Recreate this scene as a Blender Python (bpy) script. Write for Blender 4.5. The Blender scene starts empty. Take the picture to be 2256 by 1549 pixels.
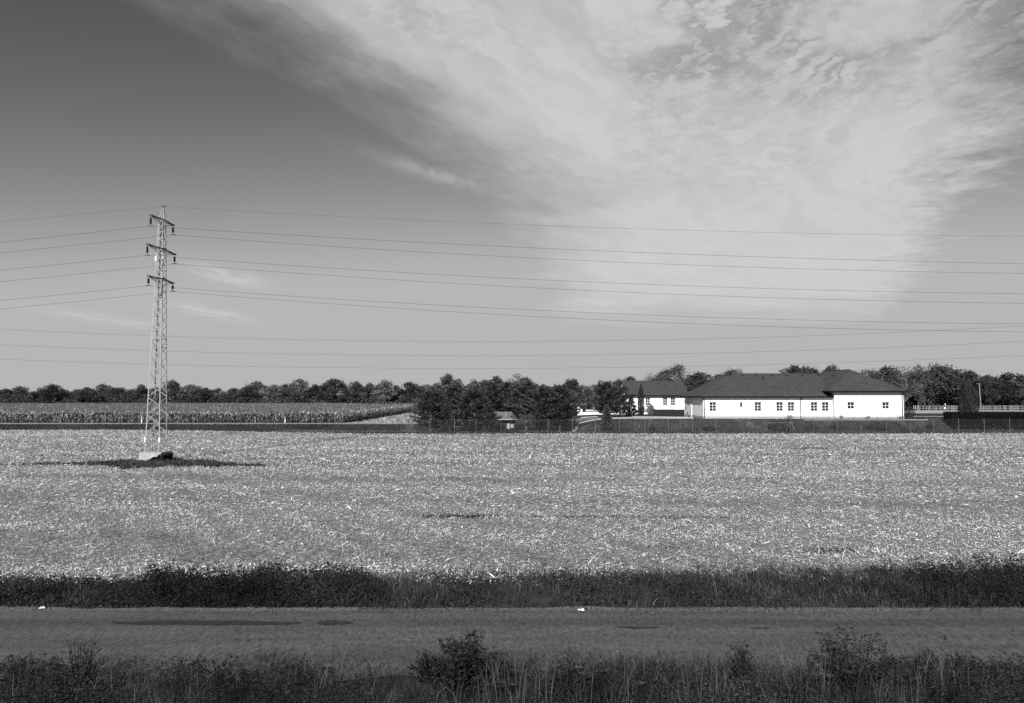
import bpy, math, random
import numpy as np
from mathutils import Vector

R = math.radians
rng = np.random.default_rng(7)
random.seed(7)
sc = bpy.context.scene
COL = sc.collection

# ------------------------------------------------------------------ camera
F_PX, CX, CY, HOR, CAM_Z = 1643.0, 1128.0, 774.5, 870.0, 5.7      # measured on the 2256 px wide photograph
PITCH = math.atan((HOR - CY) / F_PX)
cam_d = bpy.data.cameras.new("camera")
cam = bpy.data.objects.new("camera", cam_d)
COL.objects.link(cam)
cam_d.sensor_width = 36.0
cam_d.lens = 36.0 * F_PX / 2256.0
cam_d.clip_start, cam_d.clip_end = 0.1, 9000
cam.location = (0, 0, CAM_Z)
cam.rotation_euler = (math.pi / 2 + PITCH, 0, 0)
sc.camera = cam
sc.view_settings.view_transform = 'Standard'
sc.view_settings.look = 'None'
sc.view_settings.gamma = 1.0
sc.view_settings.use_curve_mapping = False
sc.view_settings.exposure = 0.45
sc.cycles.use_denoising = False
sc.cycles.max_bounces = 6
sc.cycles.diffuse_bounces = 2
sc.cycles.transparent_max_bounces = 6

def at(px, py, Y):
    """world point seen at photo pixel (px, py) standing at distance Y"""
    cp, sp = math.cos(PITCH), math.sin(PITCH)
    a, b = (px - CX) / F_PX, (CY - py) / F_PX
    d = (a, cp - b * sp, sp + b * cp)
    k = Y / d[1]
    return Vector((d[0] * k, Y, CAM_Z + d[2] * k))
def xat(px, Y): return at(px, HOR, Y).x
def zat(py, Y): return at(CX, py, Y).z

# ------------------------------------------------------------------ sun and sky
SUN_EL, SUN_AZ = R(27), R(-14)            # azimuth measured from behind the viewer, negative = from the left
sdir = Vector((math.sin(SUN_AZ) * math.cos(SUN_EL), -math.cos(SUN_AZ) * math.cos(SUN_EL), math.sin(SUN_EL)))
sun_d = bpy.data.lights.new("sun", 'SUN')
sun_d.energy = 4.2
sun_d.angle = R(0.53)
sun_d.color = (1, 1, 1)
sun = bpy.data.objects.new("sun", sun_d)
COL.objects.link(sun)
sun.rotation_euler = (-sdir).to_track_quat('-Z', 'Y').to_euler()

class NT:
    """tiny helper for node trees"""
    def __init__(s, tree): s.t = tree; s.n = tree.nodes; s.l = tree.links
    def node(s, typ, **kw):
        n = s.n.new(typ)
        for k, v in kw.items(): setattr(n, k, v)
        return n
    def put(s, sock, v):
        if hasattr(v, 'is_linked') or isinstance(v, bpy.types.NodeSocket): s.l.new(v, sock)
        else: sock.default_value = v
    def m(s, op, a, b=None, c=None, clamp=False):
        n = s.node('ShaderNodeMath', operation=op, use_clamp=clamp)
        for i, v in enumerate((a, b, c)):
            if v is not None: s.put(n.inputs[i], v)
        return n.outputs[0]
    def step(s, v, lo, hi, o0=0.0, o1=1.0, typ='SMOOTHSTEP'):
        n = s.node('ShaderNodeMapRange', interpolation_type=typ)
        for i, x in zip((0, 1, 2, 3, 4), (v, lo, hi, o0, o1)): s.put(n.inputs[i], x)
        return n.outputs[0]
    def xyz(s, x, y, z):
        n = s.node('ShaderNodeCombineXYZ')
        for i, v in enumerate((x, y, z)): s.put(n.inputs[i], v)
        return n.outputs[0]
    def noise(s, vec, scale, detail=4, rough=0.55, dist=0.0):
        n = s.node('ShaderNodeTexNoise')
        s.put(n.inputs['Vector'], vec)
        n.inputs['Scale'].default_value = scale
        n.inputs['Detail'].default_value = detail
        n.inputs['Roughness'].default_value = rough
        n.inputs['Distortion'].default_value = dist
        return n.outputs['Fac']
    def mix(s, f, a, b):
        n = s.node('ShaderNodeMix', data_type='FLOAT')
        s.put(n.inputs[0], f); s.put(n.inputs[2], a); s.put(n.inputs[3], b)
        return n.outputs[0]

world = bpy.data.worlds.new("World")
sc.world = world
world.use_nodes = True
world.cycles.sampling_method = 'MANUAL'
world.cycles.sample_map_resolution = 256
W = NT(world.node_tree)
W.n.clear()
sky = W.node('ShaderNodeTexSky', sky_type='NISHITA', sun_disc=False)
sky.sun_elevation = SUN_EL
sky.sun_rotation = math.atan2(sdir.x, sdir.y)
sky.altitude = 250
sky.air_density, sky.dust_density, sky.ozone_density = 1.0, 0.9, 1.5
sep = W.node('ShaderNodeSeparateColor'); W.l.new(sky.outputs[0], sep.inputs[0])
# black and white film behind a red filter: mostly the red part of the sky's light
grey = W.m('ADD', W.m('MULTIPLY', sep.outputs[0], 0.92), W.m('MULTIPLY', sep.outputs[1], 0.08))
tc = W.node('ShaderNodeTexCoord')
dv = W.node('ShaderNodeSeparateXYZ'); W.l.new(tc.outputs['Generated'], dv.inputs[0])
zc = W.m('MAXIMUM', dv.outputs[2], 0.02)
u = W.m('DIVIDE', dv.outputs[0], zc)          # cloud layer seen as a flat sheet overhead
v = W.m('DIVIDE', dv.outputs[1], zc)
a_ = W.m('SUBTRACT', u, W.m('MULTIPLY', v, 0.43))       # across the band of cloud
b_ = W.m('ADD', v, W.m('MULTIPLY', u, 0.43))            # along it
P0 = W.xyz(a_, W.m('MULTIPLY', b_, 0.30), 0.0)
def cn(x, y, z, scale, det=5, ro=0.58, di=0.0): return W.m('SUBTRACT', W.noise(W.xyz(x, y, z), scale, det, ro, di), 0.5)
warp = cn(a_, W.m('MULTIPLY', b_, 0.30), 0.0, 1.3)
warp2 = cn(a_, W.m('MULTIPLY', b_, 0.5), 3.7, 2.8, 5, 0.66)
fray = cn(W.m('MULTIPLY', u, 0.9), W.m('MULTIPLY', v, 0.9), 6.1, 5.5, 5, 0.68)      # frayed ends along the right-hand edge
aw = W.m('ADD', a_, W.m('ADD', W.m('MULTIPLY', warp, 0.80), W.m('MULTIPLY', warp2, 0.55)))
eL = W.m('SUBTRACT', -1.50, W.m('MULTIPLY', W.m('MAXIMUM', W.m('SUBTRACT', v, 3.9), 0.0), 0.36))
left = W.step(W.m('SUBTRACT', aw, eL), -0.28, 0.55)
ar = W.m('ADD', a_, W.m('ADD', W.m('MULTIPLY', warp, 0.25), W.m('MULTIPLY', fray, 1.0)))
right = W.step(ar, 0.30, 0.92, 1.0, 0.0)
band = W.m('MULTIPLY', left, right)
lowfade = W.step(W.m('ADD', v, W.m('MULTIPLY', cn(W.m('MULTIPLY', u, 0.5), W.m('MULTIPLY', v, 0.9), 9.4, 0.9, 5, 0.62), 6.0)), 6.5, 11.5, 1.0, 0.0)
fib = W.noise(W.xyz(aw, W.m('MULTIPLY', b_, 0.20), 1.1), 4.6, 6, 0.66, 0.5)
fine = W.noise(W.xyz(W.m('ADD', a_, W.m('MULTIPLY', warp2, 0.3)), W.m('MULTIPLY', b_, 0.8), 5.3), 15.0, 4, 0.6)
patch = W.step(W.noise(W.xyz(a_, W.m('MULTIPLY', b_, 0.5), 8.8), 1.3, 3, 0.5), 0.47, 0.66)
body = W.step(fib, 0.28, 0.64, 0.76, 1.0)
rip = W.step(fine, 0.38, 0.60, 0.0, 1.0)
body = W.m('MULTIPLY', body, W.m('SUBTRACT', 1.0, W.m('MULTIPLY', W.m('MULTIPLY', patch, 0.15), W.m('SUBTRACT', 1.0, rip))))
# open cracks between the rolls of cloud high on the right
vor = W.node('ShaderNodeTexVoronoi', feature='DISTANCE_TO_EDGE')
cu = W.m('ADD', W.m('MULTIPLY', W.m('ADD', u, W.m('MULTIPLY', W.m('MULTIPLY', W.m('MAXIMUM', W.m('SUBTRACT', u, 0.75), 0.0), v), 0.30)), 7.5), W.m('MULTIPLY', cn(u, v, 1.7, 7.0, 4, 0.66), 2.4))
cv = W.m('ADD', W.m('MULTIPLY', v, 2.6), W.m('MULTIPLY', cn(u, v, 4.9, 6.0, 4, 0.66), 2.2))
W.l.new(W.xyz(cu, cv, 0.0), vor.inputs['Vector']); vor.inputs['Scale'].default_value = 1.25
gate = W.step(W.noise(W.xyz(u, v, 7.7), 2.6, 3, 0.6), 0.40, 0.60)
crack = W.m('MULTIPLY', W.step(vor.outputs['Distance'], 0.0, 0.26, 1.0, 0.0), gate)
high = W.m('MULTIPLY', W.step(v, 2.2, 2.75, 1.0, 0.0), W.step(u, 0.22, 0.5))
body = W.m('MULTIPLY', body, W.m('SUBTRACT', 1.0, W.m('MULTIPLY', W.m('MULTIPLY', high, 0.46), crack)))
# far right and high up the sheet thins out
thin = W.m('MULTIPLY', W.step(v, 2.1, 2.7, 1.0, 0.0), W.step(u, 0.75, 1.35))
body = W.m('MULTIPLY', body, W.m('SUBTRACT', 1.0, W.m('MULTIPLY', thin, W.step(fray, -0.18, 0.12, 0.34, 0.05))))
cloud = W.m('MULTIPLY', W.m('MULTIPLY', band, body), lowfade)
def puff(uc, vc, su, sv, amp, sl=0.0):
    du = W.m('DIVIDE', W.m('SUBTRACT', u, uc), su)
    dvv = W.m('DIVIDE', W.m('SUBTRACT', W.m('SUBTRACT', v, vc), W.m('MULTIPLY', W.m('SUBTRACT', u, uc), sl)), sv)
    d2 = W.m('ADD', W.m('MULTIPLY', du, du), W.m('MULTIPLY', dvv, dvv))
    g = W.m('EXPONENT', W.m('MULTIPLY', d2, -1.0))
    return W.m('MULTIPLY', W.m('MULTIPLY', g, amp), W.step(W.noise(W.xyz(W.m('MULTIPLY', u, 1.8), W.m('MULTIPLY', v, 0.45), 0.5), 4.0, 5, 0.6), 0.3, 0.6))
extra = puff(-0.33, 3.35, 0.22, 0.13, 0.42, 1.05)
for q in ((-2.4, 6.3, 0.21, 0.6, 0.8, 0.0), (-3.65, 9.1, 0.30, 1.2, 0.7, 0.0), (-5.4, 9.9, 0.40, 1.4, 0.6, 0.0)):
    extra = W.m('ADD', extra, puff(*q))
# a thin general veil that whitens the lower sky under the cloud
cloud = W.m('MINIMUM', W.m('ADD', cloud, extra), 1.0)
clear = W.step(W.m('MULTIPLY', grey, 0.92), 0.50, 3.9, 0.34, 3.25)      # the film's response to the clear sky
lum = W.mix(W.m('MULTIPLY', cloud, 0.94), clear, 4.4)
cmb = W.node('ShaderNodeCombineColor')
for i in range(3): W.l.new(lum, cmb.inputs[i])
bg = W.node('ShaderNodeBackground')
bg.inputs['Strength'].default_value = 0.105
W.l.new(cmb.outputs[0], bg.inputs[0])
wo = W.node('ShaderNodeOutputWorld')
W.l.new(bg.outputs[0], wo.inputs[0])

# ------------------------------------------------------------------ materials (all grey: the photograph is black and white)
def gmat(name, v, var=0.25, scale=4.0, rough=0.85, spec=0.2, bump=0.0, detail=6, rnd=0.0, tone=False, transl=0.0, metal=0.0, stretch=(1, 1, 1), obj=True):
    m = bpy.data.materials.new(name)
    m.use_nodes = True
    T = NT(m.node_tree)
    bs = T.n['Principled BSDF']
    t = T.node('ShaderNodeTexCoord')
    mp = T.node('ShaderNodeMapping'); mp.inputs['Scale'].default_value = stretch
    T.l.new(t.outputs['Object'], mp.inputs[0])
    n = T.noise(mp.outputs[0], scale, detail, 0.62)
    val = T.m('MULTIPLY', T.step(n, 0.25, 0.75, 1 - var, 1 + var, 'LINEAR'), v)
    if rnd:
        oi = T.node('ShaderNodeObjectInfo')
        val = T.m('MULTIPLY', val, T.step(oi.outputs['Random'], 0, 1, 1 - rnd, 1 + rnd, 'LINEAR'))
    if tone:
        at_ = T.node('ShaderNodeAttribute', attribute_name='tone')
        val = T.m('MULTIPLY', val, at_.outputs['Fac'])
    c = T.node('ShaderNodeCombineColor')
    for i in range(3): T.l.new(val, c.inputs[i])
    T.l.new(c.outputs[0], bs.inputs['Base Color'])
    bs.inputs['Roughness'].default_value = rough
    bs.inputs['Specular IOR Level'].default_value = spec
    bs.inputs['Metallic'].default_value = metal
    if bump:
        b = T.node('ShaderNodeBump'); b.inputs['Strength'].default_value = bump; b.inputs['Distance'].default_value = 0.05
        T.l.new(n, b.inputs['Height']); T.l.new(b.outputs[0], bs.inputs['Normal'])
    if transl:
        tr = T.node('ShaderNodeBsdfTranslucent'); T.l.new(c.outputs[0], tr.inputs[0])
        mx = T.node('ShaderNodeMixShader'); mx.inputs[0].default_value = transl
        out = T.n['Material Output']
        T.l.new(bs.outputs[0], mx.inputs[1]); T.l.new(tr.outputs[0], mx.inputs[2]); T.l.new(mx.outputs[0], out.inputs[0])
    return m

def road_mat():
    m = gmat('worn_asphalt', 0.078, 0.28, 0.9, 0.95, 0.08, 0.0, detail=8, stretch=(0.22, 1.3, 1))
    T = NT(m.node_tree); bs = T.n['Principled BSDF']
    src = bs.inputs['Base Color'].links[0].from_socket
    t = T.node('ShaderNodeTexCoord')
    s = T.node('ShaderNodeSeparateXYZ'); T.l.new(t.outputs['Object'], s.inputs[0])
    mp2 = T.node('ShaderNodeMapping'); mp2.inputs['Scale'].default_value = (1.0, 0.38, 1.0); T.l.new(t.outputs['Object'], mp2.inputs[0])
    g = T.step(T.noise(mp2.outputs[0], 11.0, 5, 0.85), 0.28, 0.72, 0.30, 1.85, 'LINEAR')
    # gritty margin along the far edge and worn wheel tracks
    edge = T.step(T.m('ADD', s.outputs[1], T.m('MULTIPLY', T.noise(t.outputs['Object'], 3.0, 5, 0.7), 0.5)), 20.25, 20.6, 0.0, 1.0)
    tr = T.m('ADD', T.step(T.m('ABSOLUTE', T.m('SUBTRACT', s.outputs[1], 19.1)), 0.1, 0.5, 0.78, 1.0), 0.0)
    f = T.m('MULTIPLY', T.m('MULTIPLY', g, tr), T.m('ADD', 1.0, T.m('MULTIPLY', edge, 0.7)))
    mx = T.node('ShaderNodeMix', data_type='RGBA', blend_type='MULTIPLY'); mx.inputs[0].default_value = 1.0
    c = T.node('ShaderNodeCombineColor')
    for i in range(3): T.l.new(f, c.inputs[i])
    T.l.new(src, mx.inputs[6]); T.l.new(c.outputs[0], mx.inputs[7]); T.l.new(mx.outputs[2], bs.inputs['Base Color'])
    b = T.node('ShaderNodeBump'); b.inputs['Strength'].default_value = 0.5; b.inputs['Distance'].default_value = 0.012
    T.l.new(T.noise(t.outputs['Object'], 45.0, 3, 0.7), b.inputs['Height']); T.l.new(b.outputs[0], bs.inputs['Normal'])
    return m
M = {}
M['ground'] = gmat('ground_grass', 0.042, 0.5, 0.6, 0.95, 0.05, detail=9)
M['soil'] = gmat('field_soil', 0.18, 0.95, 4.0, 0.95, 0.05, 0.8, detail=10)
M['straw'] = gmat('straw', 0.62, 0.1, 0.4, 0.7, 0.15, tone=True, transl=0.12)
M['stalk'] = gmat('stubble_stalk', 0.33, 0.15, 0.4, 0.8, 0.1, tone=True)
M['weed'] = gmat('weed_leaf', 0.028, 0.35, 0.9, 0.7, 0.15, tone=True, transl=0.2)
M['blade'] = gmat('grass_blade', 0.047, 0.35, 0.7, 0.75, 0.15, tone=True, transl=0.2)
M['drygrass'] = gmat('dry_grass', 0.15, 0.2, 0.7, 0.8, 0.1, tone=True)
M['asphalt'] = road_mat()
M['asphalt_far'] = gmat('far_asphalt', 0.26, 0.1, 0.6, 0.95, 0.05)
M['tar'] = gmat('tar_patch', 0.030, 0.35, 3.0, 0.9, 0.1, 0.3, detail=9)
M['grit'] = gmat('grit', 0.30, 0.5, 30, 0.9, 0.1)
M['concrete'] = gmat('concrete', 0.34, 0.3, 3.0, 0.9, 0.1, 0.25, detail=9, stretch=(1, 1, 0.5))
M['paving'] = gmat('driveway_paving', 0.16, 0.15, 1.0, 0.95, 0.05, detail=8)
M['kerbstone'] = gmat('kerbstone', 0.42, 0.15, 2.0, 0.9, 0.1)
M['render'] = gmat('white_render', 0.80, 0.035, 0.7, 0.9, 0.1, 0.05, detail=8)
M['trim'] = gmat('white_trim', 0.82, 0.03, 1.0, 0.6, 0.2)
M['plinth'] = gmat('plinth_grey', 0.33, 0.12, 1.6, 0.9, 0.1, 0.1)
M['gutter'] = gmat('dark_gutter', 0.009, 0.2, 1.0, 0.7, 0.1)
M['steel'] = gmat('galvanised_steel', 0.28, 0.15, 1.5, 0.55, 0.3, rnd=0.10)
M['steeldark'] = gmat('dark_steel', 0.055, 0.3, 1.5, 0.6, 0.3)  # dark look of the crossarms from below is put into the colour
M['porcelain'] = gmat('brown_porcelain', 0.018, 0.2, 2.0, 0.25, 0.5)
M['wire'] = gmat('wire', 0.03, 0.1, 0.2, 0.6, 0.3)
M['plate'] = gmat('white_plate', 0.85, 0.03, 2.0, 0.5, 0.3)
M['post'] = gmat('fence_post', 0.13, 0.25, 2.0, 0.8, 0.15, rnd=0.25)
M['mesh'] = gmat('fence_wire', 0.10, 0.1, 1.0, 0.7, 0.2)
M['bark'] = gmat('bark', 0.10, 0.4, 3.0, 0.95, 0.05, 0.4)
M['barkpale'] = gmat('pale_bark', 0.12, 0.35, 2.0, 0.95, 0.05, 0.3)
M['corn'] = gmat('dry_corn', 0.30, 0.3, 0.6, 0.8, 0.1, tone=True, transl=0.2)
M['corntop'] = gmat('corn_canopy', 0.10, 0.5, 2.2, 0.9, 0.05, 0.5, detail=10)
M['wood'] = gmat('grey_wood', 0.21, 0.3, 2.5, 0.9, 0.1, rnd=0.3)
M['dark'] = gmat('dark_interior', 0.012, 0.2, 1.0, 0.9, 0.05)
M['hutwall'] = gmat('dark_boards', 0.03, 0.3, 2.0, 0.9, 0.1)
M['stone'] = gmat('stone', 0.26, 0.5, 9.0, 0.9, 0.1, rnd=0.4)
LEAF = {'dark': gmat('leaf_dark', 0.042, 0.3, 0.5, 0.8, 0.1, tone=True, transl=0.15, rnd=0.25),
        'mid': gmat('leaf_mid', 0.080, 0.3, 0.5, 0.8, 0.1, tone=True, transl=0.2, rnd=0.2),
        'pale': gmat('leaf_pale', 0.15, 0.3, 0.5, 0.8, 0.1, tone=True, transl=0.2, rnd=0.2),
        'needle': gmat('needles', 0.062, 0.35, 0.8, 0.7, 0.15, tone=True, transl=0.1, rnd=0.15),
        'thuja': gmat('thuja_scale_leaf', 0.045, 0.35, 1.0, 0.8, 0.1, tone=True, transl=0.1, rnd=0.15),
        'hedge': gmat('hedge_leaf', 0.013, 0.3, 1.0, 0.8, 0.1, tone=True)}

def roof_mat():
    m = gmat('roof_tiles', 0.054, 0.24, 0.9, 0.75, 0.2, detail=8)
    T = NT(m.node_tree); bs = T.n['Principled BSDF']
    src = bs.inputs['Base Color'].links[0].from_socket
    t = T.node('ShaderNodeTexCoord')
    br = T.node('ShaderNodeTexBrick')
    mp = T.node('ShaderNodeMapping'); mp.inputs['Scale'].default_value = (1, 1, 1)
    T.l.new(t.outputs['Object'], mp.inputs[0])
    s = T.node('ShaderNodeSeparateXYZ'); T.l.new(mp.outputs[0], s.inputs[0])
    # courses follow the height, columns follow the run along the eaves
    T.l.new(T.xyz(T.m('ADD', s.outputs[0], T.m('MULTIPLY', s.outputs[1], 0.37)), s.outputs[2], 0.0), br.inputs['Vector'])
    br.inputs['Scale'].default_value = 1.0
    br.inputs['Brick Width'].default_value = 0.55
    br.inputs['Row Height'].default_value = 0.30
    br.inputs['Mortar Size'].default_value = 0.04
    br.inputs['Color1'].default_value = (1.12,) * 3 + (1,)
    br.inputs['Color2'].default_value = (0.88,) * 3 + (1,)
    br.inputs['Mortar'].default_value = (0.72,) * 3 + (1,)
    mx = T.node('ShaderNodeMix', data_type='RGBA', blend_type='MULTIPLY'); mx.inputs[0].default_value = 1.0
    T.l.new(src, mx.inputs[6]); T.l.new(br.outputs['Color'], mx.inputs[7])
    T.l.new(mx.outputs[2], bs.inputs['Base Color'])
    bp = T.node('ShaderNodeBump'); bp.inputs['Strength'].default_value = 0.5; bp.inputs['Distance'].default_value = 0.03
    T.l.new(br.outputs['Fac'], bp.inputs['Height']); bp.invert = True
    T.l.new(bp.outputs[0], bs.inputs['Normal'])
    return m
M['roof'] = roof_mat()

def glass_mat():
    m = bpy.data.materials.new('window_glass'); m.use_nodes = True
    T = NT(m.node_tree); bs = T.n['Principled BSDF']
    oi = T.node('ShaderNodeObjectInfo')
    val = T.step(oi.outputs['Random'], 0, 1, 0.008, 0.035, 'LINEAR')
    c = T.node('ShaderNodeCombineColor')
    for i in range(3): T.l.new(val, c.inputs[i])
    T.l.new(c.outputs[0], bs.inputs['Base Color'])
    bs.inputs['Roughness'].default_value = 0.08
    bs.inputs['Specular IOR Level'].default_value = 0.5
    return m
M['glass'] = glass_mat()

def sign_mat():
    m = gmat('dark_slate_board', 0.020, 0.5, 6.0, 0.8, 0.15, 0.3, detail=9)
    T = NT(m.node_tree); bs = T.n['Principled BSDF']
    src = bs.inputs['Base Color'].links[0].from_socket
    t = T.node('ShaderNodeTexCoord')
    n = T.noise(t.outputs['Object'], 3.2, 5, 0.7)
    f = T.step(n, 0.58, 0.74, 0.0, 0.6)
    mx = T.node('ShaderNodeMix', data_type='RGBA')
    T.l.new(f, mx.inputs[0]); T.l.new(src, mx.inputs[6]); mx.inputs[7].default_value = (0.11, 0.11, 0.11, 1)
    T.l.new(mx.outputs[2], bs.inputs['Base Color'])
    return m
M['signwall'] = sign_mat()

# ------------------------------------------------------------------ mesh helpers
def tag(o, label, cat, group=None, kind=None):
    o['label'] = label; o['category'] = cat
    if group: o['group'] = group
    if kind: o['kind'] = kind
    return o
def link(name, me, parent=None):
    o = bpy.data.objects.new(name, me); COL.objects.link(o)
    if parent is not None: o.parent = parent
    return o
def empty(name, loc=(0, 0, 0)):
    o = bpy.data.objects.new(name, None); COL.objects.link(o)
    o.location = loc; o.empty_display_size = 0.3
    return o
def npmesh(name, V, F, mat, tone=None, smooth=False):
    V = np.asarray(V, dtype=np.float32); F = np.asarray(F, dtype=np.int32)
    me = bpy.data.meshes.new(name)
    n, (m, k) = len(V), F.shape
    me.vertices.add(n); me.vertices.foreach_set('co', V.ravel())
    me.loops.add(m * k); me.loops.foreach_set('vertex_index', F.ravel())
    me.polygons.add(m); me.polygons.foreach_set('loop_start', np.arange(m, dtype=np.int32) * k)
    me.update(calc_edges=True)
    if smooth: me.polygons.foreach_set('use_smooth', np.ones(m, dtype=bool))
    if tone is not None:
        me.attributes.new('tone', 'FLOAT', 'FACE').data.foreach_set('value', np.asarray(tone, dtype=np.float32))
    me.materials.append(mat)
    return me

class MB:
    """collects shapes (points relative to origin o) and links them as one mesh"""
    def __init__(s, o=(0, 0, 0)): s.v = []; s.f = []; s.o = Vector(o)
    def pts(s, P): i = len(s.v); s.v += [tuple(Vector(p) - s.o) for p in P]; return i
    def poly(s, *P): i = s.pts(P); s.f.append(tuple(range(i, i + len(P))))
    def box(s, x0, x1, y0, y1, z0, z1):
        i = s.pts([(x, y, z) for z in (z0, z1) for y in (y0, y1) for x in (x0, x1)])
        for q in ((0, 2, 3, 1), (4, 5, 7, 6), (0, 1, 5, 4), (2, 6, 7, 3), (0, 4, 6, 2), (1, 3, 7, 5)): s.f.append(tuple(i + k for k in q))
    def tube(s, P, rad, n=6, cap=True):
        P = [Vector(p) for p in P]
        rad = rad if hasattr(rad, '__len__') else [rad] * len(P)
        rings = []
        for k, p in enumerate(P):
            d = (P[min(k + 1, len(P) - 1)] - P[max(k - 1, 0)]).normalized()
            a = d.orthogonal().normalized() if abs(d.z) > 0.95 else d.cross(Vector((0, 0, 1))).normalized()
            b = d.cross(a)
            rings.append(s.pts([p + (a * math.cos(t) + b * math.sin(t)) * rad[k] for t in [2 * math.pi * j / n for j in range(n)]]))
        for r0, r1 in zip(rings, rings[1:]):
            for j in range(n): s.f.append((r0 + j, r0 + (j + 1) % n, r1 + (j + 1) % n, r1 + j))
        if cap:
            s.f.append(tuple(rings[0] + j for j in range(n))[::-1]); s.f.append(tuple(rings[-1] + j for j in range(n)))
    def angle(s, p, q, w, t, n1, n2):
        """rolled steel angle from p to q, flanges along n1 and n2"""
        p, q, n1, n2 = Vector(p), Vector(q), Vector(n1), Vector(n2)
        prof = [(0, 0), (w, 0), (w, t), (t, t), (t, w), (0, w)]
        i = s.pts([e + n1 * a + n2 * b for e in (p, q) for a, b in prof])
        for j in range(6): s.f.append((i + j, i + (j + 1) % 6, i + 6 + (j + 1) % 6, i + 6 + j))
        s.f.append(tuple(i + j for j in range(6))[::-1]); s.f.append(tuple(i + 6 + j for j in range(6)))
    def mesh(s, name, mat, smooth=False):
        me = bpy.data.meshes.new(name); me.from_pydata(s.v, [], s.f); me.update()
        if smooth:
            for p in me.polygons: p.use_smooth = True
        me.materials.append(mat)
        return me
    def build(s, name, mat, parent=None, smooth=False):
        o = link(name, s.mesh(name, mat, smooth), parent)
        if parent is None: o.location = s.o
        else: o.location = s.o - Vector(parent.get('_o', parent.location) if parent.parent is None else parent['_w'])
        o['_w'] = tuple(s.o)
        return o

def unit(A): return A / np.maximum(np.linalg.norm(A, axis=1, keepdims=True), 1e-9)
def randu(n, r=rng): return unit(r.normal(size=(n, 3)))
def diamonds(P, D, N, L, Wd):
    """leaf shaped quads centred at P pointing along D"""
    S = unit(np.cross(D, N))
    L = np.asarray(L).reshape(-1, 1); Wd = np.asarray(Wd).reshape(-1, 1)
    V = np.stack([P - D * L / 2, P + S * Wd / 2 - D * L * 0.05, P + D * L / 2, P - S * Wd / 2 - D * L * 0.05], axis=1).reshape(-1, 3)
    F = np.arange(len(V)).reshape(-1, 4)
    return V, F
def strips(P, D, C, L, Wd, lift=0.0, sag=0.0, taper=0.5):
    """bent two segment strips starting at P along D, C = sideways, lift at the middle, sag at the tip (along z)"""
    L = np.asarray(L).reshape(-1, 1); Wd = np.asarray(Wd).reshape(-1, 1)
    up = np.array([[0, 0, 1.0]])
    m = P + D * L * 0.5 + up * (np.asarray(lift).reshape(-1, 1) if np.ndim(lift) else lift)
    t = P + D * L + up * (np.asarray(sag).reshape(-1, 1) if np.ndim(sag) else sag)
    V = np.stack([P - C * Wd / 2, P + C * Wd / 2, m - C * Wd / 2, m + C * Wd / 2, t - C * Wd * taper / 2, t + C * Wd * taper / 2], axis=1).reshape(-1, 3)
    i = (np.arange(len(P)) * 6).reshape(-1, 1)
    F = np.concatenate([i + np.array([[0, 1, 3, 2]]), i + np.array([[2, 3, 5, 4]])], axis=1).reshape(-1, 4)
    return V, F
def joinVF(parts):
    Vs, Fs, Ts, n = [], [], [], 0
    for V, F, T in parts:
        Vs.append(V); Fs.append(F + n); Ts.append(T); n += len(V)
    return np.concatenate(Vs), np.concatenate(Fs), np.concatenate(Ts)

def sst(a, b, x):
    t = np.clip((np.asarray(x, dtype=float) - a) / (b - a), 0, 1)
    return t * t * (3 - 2 * t)
_ph = np.random.default_rng(3).uniform(0, 6.28, (8, 3))
def wob(x, y, s):
    """smooth wobble about -1..1"""
    r = 0
    for k in range(6):
        c, d = math.cos(_ph[k, 0]), math.sin(_ph[k, 0])
        r = r + np.sin((x * c + y * d) * s * (0.7 + 0.35 * k) + _ph[k, 1]) / (1 + 0.5 * k)
    return r / 2.6

# ------------------------------------------------------------------ the ground
def H(x, y):
    x = np.asarray(x, dtype=float); y = np.asarray(y, dtype=float)
    fe = 111.2 + 0.4 * wob(x, y, 0.2)
    plat = 1.93 * sst(8.0, 15.5, x + 0.22 * (y - 118)) * sst(0, 5.6, y - fe) * (1 - 0.8 * sst(175, 230, y))
    plat = plat * (1 - 0.12 * sst(20, 10, x))
    road = (0.5 * sst(125.5, 131, y) * (1 - sst(138.5, 141, y)) + 0.22 * sst(138.5, 141, y) * (1 - sst(300, 400, y))) * (1 - sst(-8, -1, x))
    emb = 2.7 * (1 - sst(3.5, 12.8, y))
    return np.maximum(np.maximum(plat, road), emb)

gx = np.unique(np.concatenate([np.linspace(-6000, -400, 12), np.arange(-400, -130, 30), np.arange(-130, 131, 1.6), np.arange(140, 400, 30), np.linspace(400, 6000, 12)]))
gy = np.unique(np.concatenate([np.linspace(-3000, -60, 8), np.arange(-50, 1, 5), np.arange(1, 30, 1.0), np.arange(30, 108, 6), np.arange(108, 150, 0.7), np.arange(150, 240, 4), np.arange(250, 500, 25), np.linspace(520, 7000, 14)]))
GX, GY = np.meshgrid(gx, gy)
GZ = H(GX, GY) + 0.05 * wob(GX, GY, 0.9) * sst(108, 112, GY) * (1 - sst(240, 300, GY)) - 0.04 * (GY < 126)
V = np.stack([GX, GY, GZ], axis=-1).reshape(-1, 3)
nx, ny = len(gx), len(gy)
ii = (np.arange(ny - 1)[:, None] * nx + np.arange(nx - 1)[None, :]).ravel()
F = np.stack([ii, ii + 1, ii + nx + 1, ii + nx], axis=1)
tag(link('ground', npmesh('ground', V, F, M['ground'], smooth=True)), 'dark grassy ground and banks around the fields', 'ground', kind='structure')

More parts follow.
